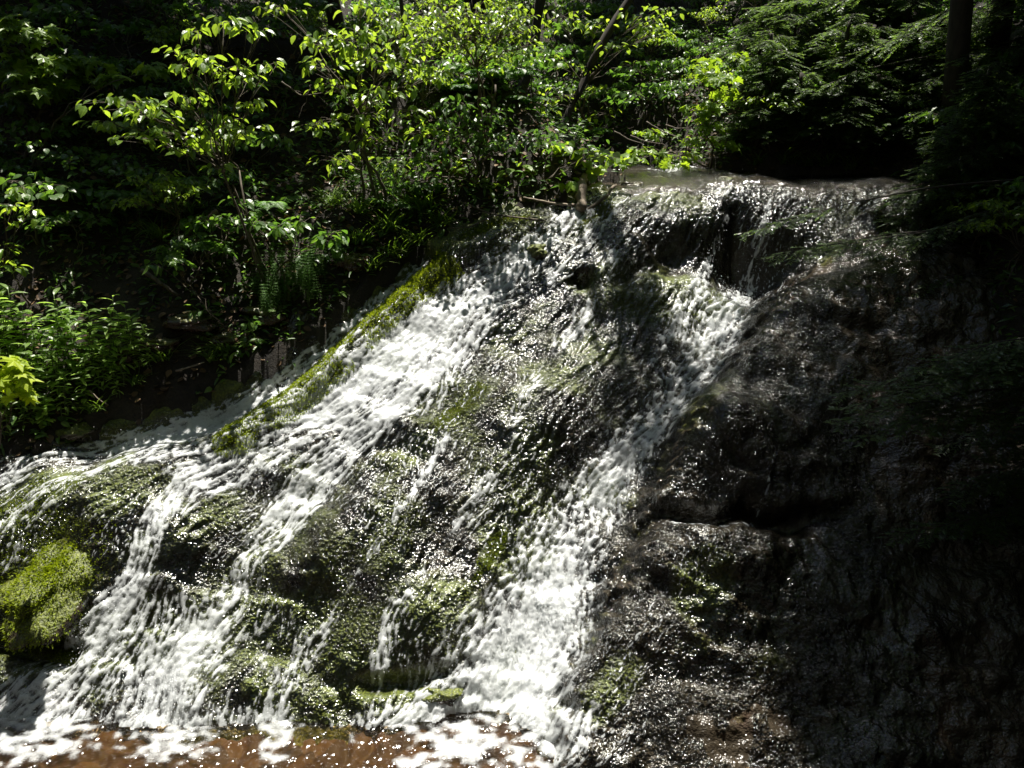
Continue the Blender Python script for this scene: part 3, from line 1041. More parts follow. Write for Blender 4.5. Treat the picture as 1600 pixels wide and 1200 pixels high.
tag(link('moss', g.mesh('moss'), M_MOSS, o), kind='stuff')
for px, py, r, sd0, mo, lab in [
    (838, 392, (0.17, 0.16, 0.14), 14, 0.8, 'round mossy rock splitting the white water below the driftwood log'),
    (690, 1085, (0.20, 0.14, 0.10), 17, 0.9, 'small mossy rock at the pool under the dripping ledge'),
    (120, 668, (0.26, 0.2, 0.12), 19, 0.9, 'low rock with yellow moss under the leafy herbs'),
    (988, 292, (0.20, 0.16, 0.12), 52, 0.3, 'dark stone at the left end of the lip beside the pale branch'),
    (1132, 281, (0.16, 0.12, 0.07), 55, 0.5, 'low stone breaking the smooth water just above the lip')]:
    c = slab_hit(px, py)
    boulder('rock', lab, 'rock', c - NDIR * r[2] * 0.25, r, sd0, M_ROCK, mo)
for px, py, r, sd0, lab in [
    (305, 572, (0.30, 0.22, 0.12), 23, 'reddish wet flat rock beside the pale twig'),
    (352, 590, (0.22, 0.18, 0.11), 26, 'reddish wet rock between the flat red rock and the narrow chute'),
    (200, 612, (0.26, 0.18, 0.10), 29, 'dark wet rock under the herbs at the edge of the left stream'),
    (255, 612, (0.22, 0.16, 0.09), 31, 'low reddish rock against the white water of the left stream'),
    (420, 540, (0.28, 0.24, 0.14), 37, 'dark rock above the narrow chute at the foot of the horsetails'),
    (550, 455, (0.25, 0.22, 0.14), 41, 'black rock beside the upper end of the narrow chute')]:
    c = ground_hit(px, py)
    c = np.array([c[0] - 0.08, c[1] + 0.32, gz(c[0] - 0.08, c[1] + 0.32)])
    boulder('rock', lab, 'rock', c + np.array([0, 0, -r[2] * 0.45]), r, sd0, M_ROCK2, 0.45, 'dark wet rocks along the left stream edge')

# moss spreading from the big boulder over the rock beside it, and bright moss on the rib, on the wedge and along the left edge
g = Geo()
ru = (ridge > 0.22) & (rt < 0.8) & (wn1 > -0.3)
idx = np.flatnonzero(ru.ravel())
moss_tufts(g, slab_w[idx], np.tile(NDIR, (len(idx), 1)), 28000, 0.028, 0.5)
for a, nn in [((90, 880, 0.75, 0.7), 6000), ((770, 865, 0.40, 0.10, 62), 2500), ((720, 640, 0.5, 0.12, 48), 2500), ((760, 365, 0.8, 0.12, 22), 3000), ((930, 340, .4, .12, 40), 1200), ((60, 790, 0.6, 0.25, 20), 3000)]:
    idx = np.flatnonzero(((blob(*a) + 0.6 * fbm(UU * 5, VV * 5, 161, 3)).ravel() > 0.5))
    moss_tufts(g, slab_w[idx], np.tile(NDIR, (len(idx), 1)), nn, 0.022, 0.1)
tag(link('moss_ground_cover', g.mesh('moss_ground_cover'), M_MOSS), 'moss growing on the rock rib and ledges', 'moss', kind='stuff')

# ------------------------------------------------------------------ plants
def spray_leaves(g, c, r, n, tmpl, L, flat=0.35, W=1.0, droop=0.25, tint=None):
    """leaves of one layered spray: flat, facing up, tips outward and towards the light"""
    c, r = np.asarray(c, float), np.asarray(r, float)
    q = RNG.normal(0, 1, (n, 3))
    q /= np.linalg.norm(q, axis=1, keepdims=True)
    q *= RNG.random((n, 1)) ** 0.45
    P = c + q * r
    Dv = q * [1, 1, 0] + RNG.normal(0, 0.55, (n, 3)) * [1, 1, 0.3]
    Dv[:, 2] -= droop + 0.2 * RNG.random(n)
    Nn = rot_jit(np.tile([[0, -0.05, 1.0]], (n, 1)), flat)
    LL = L * RNG.uniform(0.6, 1.25, n)
    g.leaves(tmpl, P, Dv, Nn, LL, LL * W, tint)
    return P


def leafy(name, label, cat, root, clusters, tmpl, L, mat, smat=None, group=None, W=1.0, stem_r=0.014, flat=0.35, nstem=2, tint=None, parts=('stem', 'foliage'), droop=0.25, twig=3):
    root = np.asarray(root, float)
    e = empty(name, tuple(root))
    tag(e, label, cat, group)
    gs, gl = Geo(), Geo()
    hubs = []
    ctr = np.mean([c for c, _, _ in clusters], 0)
    for k in range(nstem):
        a = RNG.normal(0, 0.03, 3) * [1, 1, 0]
        h = (ctr - root) * RNG.uniform(0.5, 0.75) + RNG.normal(0, 0.12, 3)
        p = curve(a - [0, 0, 0.1], h, 0, 8, 0.02) + np.array([0, 0, 1.0]) * 0
        bow = np.sin(np.linspace(0, math.pi, 8))[:, None] * RNG.normal(0, 0.10, 3) * [1, 1, 0]
        p = p + bow
        gs.tube(p, np.linspace(stem_r * 1.6, stem_r * 0.8, 8), 6)
        hubs += [p[3], p[5], p[7]]
    hubs = np.array(hubs)
    for c, r, n in clusters:
        cl = np.asarray(c, float) - root
        hb = hubs[np.argmin(np.linalg.norm(hubs - cl, axis=1) + 0.8 * np.maximum(0, hubs[:, 2] - cl[2]))]
        b = curve(hb, cl, 0.06 * np.linalg.norm(cl - hb), 8, 0.018)
        gs.tube(b, np.linspace(stem_r * 0.7, stem_r * 0.28, 8), 5)
        P = spray_leaves(gl, cl, r, n, tmpl, L, flat, W, droop, tint)
        for k in range(0, len(P), twig):
            gs.tube(curve(b[RNG.integers(4, 8)], P[k], 0.01, 4, 0.006), np.linspace(stem_r * 0.26, stem_r * 0.14, 4), 3)
    link(parts[0], gs.mesh(parts[0]), smat or M_STEM, e)
    link(parts[1], gl.mesh(parts[1], False), mat, e)
    return e


def copy_tree(o, parent=None):
    c = o.copy()
    COL.objects.link(c)
    if parent is not None:
        c.parent = parent
    for ch in [x for x in bpy.data.objects if x.parent == o]:
        copy_tree(ch, c)
    return c


def px_clusters(lst, Y, jy=0.25, scale=1.0, nd_=1.0, dep=1.0):
    out_ = []
    for px, py, rx, ry, n in lst:
        y = Y + RNG.uniform(-jy, jy)
        c = at(px, py, y)
        m = y / 1180.0
        out_.append((c, (rx * m * scale, rx * m * dep * scale, ry * m * scale), max(4, int(n * nd_ * 1.6))))
    return out_


def root_at(px, py):
    p = ground_hit(px, py)
    return np.array([p[0], p[1], gz(p[0], p[1])])


# sunlit shrub that arches over the left bank
rA = root_at(425, 445)
YA = rA[1] - 0.25
leafy('arching_shrub', 'sunlit shrub arching left over the dark bank on crooked bare stems', 'shrub', rA, px_clusters([
    (190, 160, 55, 12, 30), (235, 172, 45, 16, 34), (170, 192, 40, 10, 20), (255, 205, 45, 12, 28), (290, 150, 38, 12, 22), (330, 215, 42, 17, 34), (378, 203, 38, 13, 26),
    (300, 232, 40, 10, 18), (280, 82, 28, 9, 12), (330, 100, 55, 16, 40), (372, 122, 36, 10, 20), (350, 35, 42, 10, 16), (398, 48, 22, 8, 9), (308, 50, 22, 7, 7), (392, 160, 24, 10, 12),
    (345, 258, 18, 8, 6), (420, 100, 22, 10, 10), (215, 215, 30, 8, 12), (350, 185, 30, 10, 14)], YA, 0.3), T_OV, 0.135, M_LEAF, nstem=3, W=1.15, tint=None)
rB = root_at(440, 460)
leafy('shrub', 'small pale leaved shrub under the arching shrub, in half shade', 'shrub', rB, px_clusters([
    (395, 345, 38, 10, 20), (430, 357, 38, 12, 24), (470, 345, 24, 10, 12), (515, 368, 28, 12, 18), (503, 390, 30, 12, 16), (480, 400, 22, 8, 8), (375, 315, 25, 8, 8)], rB[1] + 0.15, 0.2), T_OV, 0.14, M_LEAFD, nstem=2, W=1.2)
rC = root_at(590, 330)
leafy('layered_shrub', 'broad sunlit shrub with leaves in flat layers left of the frothy sheet crest', 'shrub', rC, px_clusters([
    (440, 12, 40, 10, 16), (560, 8, 45, 10, 18), (500, 62, 48, 15, 34), (560, 52, 45, 12, 26), (625, 35, 30, 12, 16), (560, 78, 55, 15, 38), (640, 70, 50, 16, 34), (600, 97, 55, 13, 30), (500, 100, 40, 12, 18),
    (520, 132, 42, 14, 24), (610, 140, 46, 13, 26), (690, 115, 40, 12, 20), (560, 182, 42, 13, 22), (495, 195, 38, 12, 18), (640, 175, 38, 12, 18), (580, 215, 46, 12, 22), (535, 250, 46, 12, 22),
    (620, 255, 46, 13, 24), (570, 155, 35, 10, 14), (665, 205, 35, 12, 16)], rC[1] + 0.1, 0.45), T_OV, 0.135, M_LEAF, nstem=4, W=1.15, stem_r=0.018)
rD = root_at(760, 225)
leafy('fine_leaved_shrub', 'tall bright shrub with small crowded leaves, top centre', 'shrub', rD, px_clusters([
    (690, 28, 40, 26, 80), (740, 22, 40, 22, 80), (785, 50, 40, 28, 90), (720, 65, 40, 22, 70), (765, 92, 36, 18, 50), (805, 30, 34, 26, 70), (670, 60, 26, 14, 30), (740, 45, 50, 30, 60), (820, 75, 30, 20, 40)],
    rD[1] - 0.6, 0.4), T_OV, 0.075, M_LEAF, nstem=4, W=1.2, stem_r=0.016)
rE = root_at(735, 285)
leafy('shrub', 'leafy green shrub filling the slope between the layered shrub and the overhanging shrub', 'shrub', rE, px_clusters([
    (680, 235, 50, 22, 50), (735, 215, 45, 20, 46), (790, 222, 40, 18, 40), (640, 288, 50, 18, 40), (700, 190, 42, 16, 34), (690, 280, 46, 20, 40), (760, 180, 40, 16, 30), (850, 215, 40, 16, 30), (720, 160, 40, 14, 24)],
    rE[1] - 0.35, 0.35), T_OV, 0.115, M_LEAFD, nstem=4, W=1.1)
rG = root_at(850, 318)
leafy('overhanging_shrub', 'round leaved shrub hanging over the mossy crest beside the driftwood log', 'shrub', rG, px_clusters([
    (735, 258, 24, 14, 16), (762, 285, 34, 10, 18), (800, 262, 28, 10, 14), (868, 225, 28, 10, 12), (860, 258, 34, 16, 22), (905, 242, 26, 12, 14), (932, 238, 34, 8, 14), (960, 243, 26, 8, 10),
    (780, 308, 20, 8, 10), (822, 290, 30, 10, 16), (880, 285, 30, 12, 16), (725, 285, 18, 8, 8), (925, 265, 30, 10, 12)], rG[1] + 0.4, 0.2), T_RND, 0.155, M_LEAF, nstem=3, W=1.1)
rH = root_at(1110, 255)
leafy('maple_sapling', 'bright yellow green maple sapling over the stream above the lip', 'sapling', rH, px_clusters([
    (1100, 95, 32, 10, 16), (1122, 120, 38, 12, 22), (1135, 142, 28, 7, 10), (1090, 170, 28, 9, 12), (1120, 160, 24, 8, 10), (1100, 185, 24, 7, 8), (1112, 200, 28, 8, 12), (1080, 215, 28, 8, 10),
    (1020, 205, 28, 7, 9), (1060, 240, 44, 7, 14), (1000, 235, 36, 7, 12), (1140, 222, 24, 8, 9), (1160, 85, 22, 8, 8), (1045, 250, 34, 6, 10), (985, 250, 26, 6, 8)], rH[1] - 0.3, 0.25),
    T_MAP, 0.165, M_MAPLE, nstem=2, W=0.95, flat=0.28, droop=0.4)
rI = root_at(910, 200)
leafy('shrub', 'tall loose shrub with scattered sunlit leaves in front of the leaning trunk', 'shrub', rI, px_clusters([
    (835, 48, 46, 16, 30), (880, 25, 36, 14, 20), (930, 40, 34, 12, 18), (1000, 25, 38, 18, 30), (960, 72, 28, 10, 12), (1020, 52, 30, 14, 20), (905, 105, 30, 10, 12), (850, 92, 34, 12, 18), (1000, 100, 26, 10, 8),
    (880, 150, 40, 14, 24), (840, 165, 36, 14, 22), (940, 140, 28, 10, 10), (950, 180, 40, 12, 20), (1040, 20, 24, 10, 10)], rI[1] - 0.5, 0.4), T_OV, 0.135, M_LEAF, nstem=3, W=1.15)
rJ = root_at(20, 300)
leafy('maple_sapling', 'maple sapling with dim broad leaves in the shade at the upper left corner', 'sapling', rJ, px_clusters([
    (20, 30, 34, 10, 14), (50, 50, 42, 12, 20), (90, 92, 40, 12, 18), (55, 112, 36, 12, 16), (140, 95, 36, 10, 14), (185, 115, 30, 8, 10), (60, 138, 44, 10, 16), (245, 105, 24, 8, 8), (20, 85, 30, 14, 12), (15, 115, 25, 8, 8), (110, 125, 40, 10, 12)],
    rJ[1] + 0.3, 0.3), T_MAP, 0.20, M_MAPLE, nstem=2, W=0.95, flat=0.25, droop=0.4)
rK = root_at(40, 470)
leafy('sapling', 'thin sunlit sapling with few leaves near the left edge of the bank', 'sapling', rK, px_clusters([
    (20, 298, 12, 8, 6), (18, 322, 14, 8, 7), (52, 322, 20, 7, 8), (30, 345, 20, 8, 6), (10, 390, 16, 8, 8), (15, 415, 22, 10, 12)], rK[1] - 0.3, 0.1), T_OV, 0.12, M_LEAF, nstem=1, W=1.1, stem_r=0.009)
pY = at(-60, 560, 7.2)
leafy('maple_sapling', 'vivid yellow green maple spray at the left edge, nearest the camera', 'sapling', np.array([pY[0] - 0.5, 7.4, -4.6]), px_clusters([
    (0, 562, 22, 6, 5), (18, 582, 30, 8, 9), (0, 600, 30, 8, 8), (25, 612, 20, 6, 5)], 7.2, 0.1), T_MAP, 0.20, M_YEL, nstem=1, W=1.0, flat=0.2, droop=0.35, stem_r=0.008)
rS = root_at(330, 505)
leafy('shrub', 'low twig with a tuft of pale leaves hanging over the red rocks', 'shrub', rS, px_clusters([(318, 484, 22, 9, 12), (240, 412, 20, 7, 7), (272, 420, 10, 8, 4), (385, 500, 16, 8, 6), (395, 530, 20, 8, 10), (370, 545, 18, 8, 10)], rS[1] - 0.15, 0.1), T_OV, 0.12, M_LEAFD, nstem=1, W=1.2, stem_r=0.009)


# ---- prototypes that are copied
def herb(name, label, group, h=0.9, tmpl=None, L=0.19, n=17, mat=None, cat='herb', loc=(0, 0, 0)):
    """upright leafy stem with lance leaves all the way up"""
    e = empty(name, loc)
    tag(e, label, cat, group)
    gs, gl = Geo(), Geo()
    for k in range(3):
        hh = h * RNG.uniform(0.65, 1.05)
        tip = np.array([RNG.normal(0, 0.10), RNG.normal(-0.04, 0.10), hh])
        base = RNG.normal(0, 0.06, 3) * [1, 1, 0]
        p = curve(base - [0, 0, 0.08], tip, 0, 9, 0.008)
        gs.tube(p, np.linspace(0.008, 0.003, 9), 5)
        m = n
        t = np.linspace(0.15, 1.0, m) ** 0.9
        P = np.stack([np.interp(t, np.linspace(0, 1, 9), p[:, i]) for i in range(3)], -1)
        a = np.arange(m) * 2.4 + RNG.uniform(0, 6)
        Dv = np.stack([np.cos(a), np.sin(a), 0.45 - 0.5 * (1 - t) + RNG.normal(0, .15, m)], -1)
        Nn = rot_jit(np.stack([-np.cos(a) * 0.5, -np.sin(a) * 0.5, np.full(m, 1.0)], -1), 0.2)
        gl.leaves(tmpl or T_LAN, P, Dv, Nn, L * (1.05 - 0.55 * np.abs(t - 0.55)) * RNG.uniform(.75, 1.15, m), L * 1.1)
    link('stem', gs.mesh('stem'), M_GSTEM, e)
    link('foliage', gl.mesh('foliage', False), mat or M_HERB, e)
    return e


def fern(name, label, group, loc=(0, 0, 0), L=0.65, n=9, mat=None):
    e = empty(name, loc)
    tag(e, label, 'fern', group)
    gs, gl = Geo(), Geo()
    for k in range(n):
        a = k * 2 * math.pi / n + RNG.normal(0, 0.2)
        l = L * RNG.uniform(0.7, 1.1)
        t = np.linspace(0, 1, 12)
        out_ = l * (t * 0.85)
        z = l * (0.75 * t - 0.62 * t ** 2.2)
        p = np.stack([np.cos(a) * out_, np.sin(a) * out_, z], -1)
        gs.tube(p, np.linspace(0.005, 0.002, 12), 3)
        m = 22
        tt = np.linspace(0.15, 0.98, m)
        P = np.stack([np.interp(tt, t, p[:, i]) for i in range(3)], -1)
        tg = np.gradient(P, axis=0)
        tg /= np.linalg.norm(tg, axis=1, keepdims=True)
        sd_ = np.array([-math.sin(a), math.cos(a), 0])
        nn = np.cross(tg, sd_)
        nn *= np.sign(nn[:, 2:3] + 1e-6)
        pl_ = l * 0.26 * np.sin(np.clip(tt * 1.05, 0, 1) * math.pi) ** 0.7 * (1.1 - 0.5 * tt) + 0.01
        for s_ in (1, -1):
            gl.leaves(T_LAN, P, sd_ * s_ + tg * 0.35 + RNG.normal(0, .05, (m, 3)), nn, pl_, np.full(m, 0.055) * 2)
    link('stalk', gs.mesh('stalk'), M_GSTEM, e)
    link('frond', gl.mesh('frond', False), mat or M_FERN, e)
    return e


def grass(name, label, group, loc=(0, 0, 0), L=0.45, n=60, w=0.14, mat=None, cat='grass'):
    g = Geo()
    a = RNG.random(n) * 6.283
    P = np.stack([RNG.normal(0, 0.06, n), RNG.normal(0, 0.06, n), np.full(n, -0.02)], -1)
    up = RNG.uniform(0.8, 2.2, n)
    Dv = np.stack([np.cos(a), np.sin(a), up], -1)
    Nn = np.stack([-np.cos(a) * up, -np.sin(a) * up, np.full(n, 1.0)], -1)
    LL = L * RNG.uniform(0.5, 1.2, n)
    g.leaves(T_BLA, P, Dv, Nn, LL, np.full(n, w))
    o = link(name, g.mesh(name, False), mat or M_GRASS, loc=loc)
    tag(o, label, cat, group)
    return o


def horsetail(name, label, group, loc=(0, 0, 0), h=0.55):
    e = empty(name, loc)
    tag(e, label, 'horsetail', group)
    gs, gl = Geo(), Geo()
    for k in range(5):
        b = RNG.normal(0, 0.10, 3) * [1, 1, 0]
        tip = b + [RNG.normal(0, .05), RNG.normal(0, .05), h * RNG.uniform(.7, 1.1)]
        p = curve(b, tip, 0, 8)
        gs.tube(p, np.linspace(0.005, 0.002, 8), 4)
        for w in np.linspace(0.2, 0.97, 11):
            m = 9
            c = b + (tip - b) * w
            a = np.arange(m) * 6.283 / m + RNG.random()
            gl.leaves(T_BLA, np.tile(c, (m, 1)), np.stack([np.cos(a), np.sin(a), np.full(m, .7)], -1), np.tile([[0, 0, 1.0]], (m, 1)), h * 0.24 * (1.1 - 0.8 * w), np.full(m, 0.06))
    link('stem', gs.mesh('stem'), M_GSTEM, e)
    link('foliage', gl.mesh('foliage', False), M_FERN, e)
    return e


def bush(name, tmpl, L, mat, R_=0.55, H=0.8, nc=9, n=20, W=1.1, stem_r=0.01, cat='shrub'):
    cl = []
    for k in range(nc):
        a = k * 2.4 + RNG.random()
        rr = R_ * math.sqrt((k + .5) / nc)
        cl.append((np.array([rr * math.cos(a), rr * math.sin(a), H * (0.45 + 0.55 * (1 - (rr / R_) ** 2 * .6) * RNG.uniform(.7, 1.1))]), (R_ * .42, R_ * .42, 0.08), n))
    return leafy(name, None, cat, (0, 0, 0), cl, tmpl, L, mat, nstem=3, W=W, stem_r=stem_r)


LANDMARKS = [(80, 110, 'dim corner maple'), (270, 180, 'arching shrub'), (425, 445, 'arching shrub foot'), (120, 540, 'sunlit herbs'),
             (320, 590, 'red wet rocks'), (470, 480, 'horsetails'), (560, 470, 'narrow chute'), (600, 150, 'layered shrub'), (740, 50, 'fine shrub'), (820, 275, 'overhanging shrub'),
             (910, 318, 'driftwood log'), (945, 80, 'leaning trunk'), (1110, 160, 'bright maple'), (1050, 265, 'upstream riffle'), (1230, 270, 'lip edge'), (1400, 150, 'upper hemlock'),
             (1480, 640, 'low hemlock')]
PLACED = []


def place(proto, used, P, sc, rz, look, kind, group):
    o = proto if not used else copy_tree(proto)
    o.location = tuple(P)
    o.scale = (sc, sc, sc)
    o.rotation_euler = (RNG.normal(0, .06), RNG.normal(0, .06), rz)
    PLACED.append((o, look, kind, group, np.array(P) + [0, 0, 0.3 * sc]))
    return o


ORD = ['first', 'second', 'third', 'fourth', 'fifth', 'sixth', 'seventh', 'eighth', 'ninth', 'tenth', 'eleventh', 'twelfth', 'thirteenth', 'fourteenth', 'fifteenth', 'sixteenth',
       'seventeenth', 'eighteenth', 'nineteenth', 'twentieth']


def label_placed():
    d = {}
    for o, look, kind, group, P in PLACED:
        x, y = (float(t) for t in to_px(P))
        lm = min(LANDMARKS, key=lambda l: (l[0] - x) ** 2 + (l[1] - y) ** 2)
        dx, dy = x - lm[0], y - lm[1]
        rel = ('left of' if dx < 0 else 'right of') if abs(dx) > abs(dy) else ('above' if dy < 0 else 'below')
        d.setdefault((look, kind, rel, lm[2], group), []).append((x, o))
    for (look, kind, rel, lm, group), lst in d.items():
        lst.sort(key=lambda t: t[0])
        for k, (x, o) in enumerate(lst):
            s_ = f'{look} {kind} {rel} the {lm}'
            if len(lst) > 1:
                s_ = f'{ORD[min(k, 19)]} {look} {kind} from the left {rel} the {lm}'
            o['label'] = s_
            o['group'] = group


# tall herbs in the sun, lower left
protos = [herb('leafy_herb', None, None, h=0.95), herb('leafy_herb', None, None, h=0.8, L=0.17, n=15), herb('leafy_herb', None, None, h=0.7, L=0.2, n=13, tmpl=T_OV)]
used = [False] * 3
for px, py, s, k in [(5, 560, 1.1, 2), (20, 585, 1.15, 0), (42, 600, 1.35, 0), (65, 590, 1.2, 1), (30, 640, 1.0, 1), (60, 640, 1.0, 0), (88, 620, 1.15, 0), (110, 600, 1.3, 0), (105, 650, 0.8, 1), (125, 590, 1.2, 1), (135, 640, 0.8, 0),
                      (150, 590, 1.1, 0), (165, 610, 0.8, 1), (5, 650, 1.0, 2), (75, 665, 0.7, 2), (45, 670, 0.7, 1), (15, 680, 0.8, 1), (175, 585, 1.15, 0), (195, 590, 1.1, 1), (210, 575, 0.9, 0), (228, 580, 0.8, 1), (185, 620, 0.6, 0), (10, 520, 1.2, 2)]:
    P = root_at(px, py)
    place(protos[k], used[k], P, s * 0.95, RNG.random() * 6.28, ['tall lance leaved', 'upright green', 'broad leaved'][k], 'herb', 'leafy herbs in the sun on the left bank')
    used[k] = True
# grasses
pg = grass('grass_tuft', None, None)
u_ = False
for px, py, s in [(100, 600, .6), (180, 560, .8), (335, 560, 0.8), (350, 545, 0.9), (150, 650, 0.7), (690, 350, 1.0), (650, 380, 1.2), (620, 400, 1.1), (580, 420, 1.0), (1230, 255, 1.0), (1260, 262, 0.9), (1290, 258, 1.1),
                   (1180, 258, 0.9), (1330, 265, 1.0), (250, 560, 0.9), (215, 600, 0.6), (560, 330, 1.1), (520, 320, 1.0), (300, 330, 1.0), (250, 370, 1.0), (600, 360, 1.2), (660, 330, 1.2), (560, 380, 1.1)]:
    P = root_at(px, py)
    place(pg, u_, P, s * 1.1, RNG.random() * 6.28, 'arching', 'grass tuft', 'grass tufts on the banks')
    u_ = True
# horsetails
ph_ = horsetail('horsetail', None, None)
u_ = False
for px, py, s in [(420, 470, 1), (440, 480, 1.1), (460, 470, 1.2), (445, 450, 1), (475, 455, 1), (430, 500, 1), (490, 480, .9), (410, 490, .9), (560, 300, 1.1), (600, 310, 1.2), (500, 440, .9), (520, 420, 1), (640, 340, 1.2), (230, 330, 1.2), (200, 350, 1.2), (270, 350, 1)]:
    place(ph_, u_, root_at(px, py), s, RNG.random() * 6.28, 'feathery', 'horsetail clump', 'horsetails on the shaded bank')
    u_ = True
# ferns
pf_ = [fern('fern', None, None), fern('fern', None, None, L=0.8, n=7)]
used = [False] * 2
for i, (px, py, s) in enumerate([(730, 150, 1.1), (760, 130, 1.1), (820, 165, .8), (850, 180, .8), (700, 140, 1.2), (790, 130, 1.1), (660, 300, .8), (610, 330, 0.8), (120, 300, 1.0), (180, 320, 1), (90, 350, 1), (420, 330, .9), (240, 300, 1), (930, 215, .9), (1180, 200, 1), (1230, 190, 1), (1150, 240, .8)]):
    place(pf_[i % 2], used[i % 2], root_at(px, py), s, RNG.random() * 6.28, ['green', 'long fronded'][i % 2], 'fern', 'ferns on the banks')
    used[i % 2] = True
# undergrowth in the shade behind and between the sunlit shrubs
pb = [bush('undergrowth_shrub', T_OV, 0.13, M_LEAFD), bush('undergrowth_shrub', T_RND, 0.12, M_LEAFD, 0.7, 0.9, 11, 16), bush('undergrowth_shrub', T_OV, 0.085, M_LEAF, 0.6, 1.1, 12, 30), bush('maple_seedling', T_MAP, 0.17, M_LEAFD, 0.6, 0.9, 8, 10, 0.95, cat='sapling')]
looks = [('oval leaved', 'shrub'), ('round leaved', 'shrub'), ('small leaved', 'bush'), ('lobed leaved', 'maple seedling')]
used = [False] * 4
spots = []
tries = 0
while len(spots) < 165 and tries < 12000:
    tries += 1
    px = RNG.uniform(-20, 1640)
    py = RNG.uniform(0, 560)
    lim = np.interp(px, [-20, 150, 300, 400, 420, 640, 760, 1000, 1150, 1200, 1440, 1480, 1640], [560, 520, 470, 420, 230, 220, 200, 220, 215, 250, 265, 420, 520])
    if py > lim: continue
    if px < 420 and py > 300 and RNG.random() < 0.6: continue
    P = root_at(px, py)
    if P[1] > 26 or any(np.linalg.norm(P - q) < 0.55 for q in spots): continue
    if inside(CHAN, np.array([P[0]]), np.array([P[1]]))[0]: continue
    if px < 260 and py > 420: continue
    if px > 1180 and RNG.random() < 0.8: continue
    spots.append(P)
    k = int(RNG.choice(4, p=[.32, .25, .25, .18]))
    place(pb[k], used[k], P, RNG.uniform(0.6, 1.0), RNG.random() * 6.28, looks[k][0], looks[k][1], 'undergrowth on the wooded banks')
    used[k] = True
label_placed()
# low leafy cover of the forest floor
n_ = 90000
gxx, gyy = RNG.uniform(-12, 8.5, n_), 8.2 + 19 * RNG.random(n_) ** 1.3
okc = ~inside(CHAN, gxx, gyy) & (fbm(gxx * 0.9, gyy * 0.9, 131, 3) > -0.22)
gxx, gyy = gxx[okc], gyy[okc]
gzz = tz_fast(gxx, gyy)
gpx, gpy = to_px(np.stack([gxx, gyy, gzz], -1))
okc = (gpx > -60) & (gpx < 1660) & (gpy > -80)
P_ = np.stack([gxx, gyy, gzz + RNG.exponential(0.08, len(gxx))], -1)[okc]
g = Geo()
h_ = len(P_) // 2
for sl_, tm, L_ in ((slice(0, h_), T_OV, 0.10), (slice(h_, None), T_LAN, 0.13)):
    a = RNG.random(len(P_[sl_])) * 6.283
    g.leaves(tm, P_[sl_], np.stack([np.cos(a), np.sin(a), RNG.normal(0, .35, len(a))], -1), rot_jit(np.tile([[0, -0.3, 1.0]], (len(a), 1)), 0.4), L_ * RNG.uniform(.5, 1.4, len(a)))
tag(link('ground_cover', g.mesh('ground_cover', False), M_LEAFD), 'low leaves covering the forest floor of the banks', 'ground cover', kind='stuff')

# dry leaf litter between the plants
M_DRY = leaf_mat('dry_leaf', (0.05, 0.03, 0.015), (0.11, 0.065, 0.03), (0.20, 0.13, 0.07), (1.5, 1.3, 1.0), 0.6, 0.15, 0.3)
n_ = 14000
lx, ly = RNG.uniform(-9, 7.5, n_), 8.2 + 9 * RNG.random(n_) ** 1.2
okc = ~inside(CHAN, lx, ly)
lx, ly = lx[okc], ly[okc]
P_ = np.stack([lx, ly, tz_fast(lx, ly) + RNG.uniform(0.01, 0.04, len(lx))], -1)
g = Geo()
a = RNG.random(len(P_)) * 6.283
g.leaves(T_RND, P_, np.stack([np.cos(a), np.sin(a), RNG.normal(0, .3, len(a))], -1), rot_jit(np.tile([[0, -0.4, 1.0]], (len(a), 1)), 0.4), 0.09 * RNG.uniform(.5, 1.3, len(a)))
tag(link('leaf_litter', g.mesh('leaf_litter', False), M_DRY), 'dry brown leaves lying on the banks', 'leaf litter', kind='stuff')


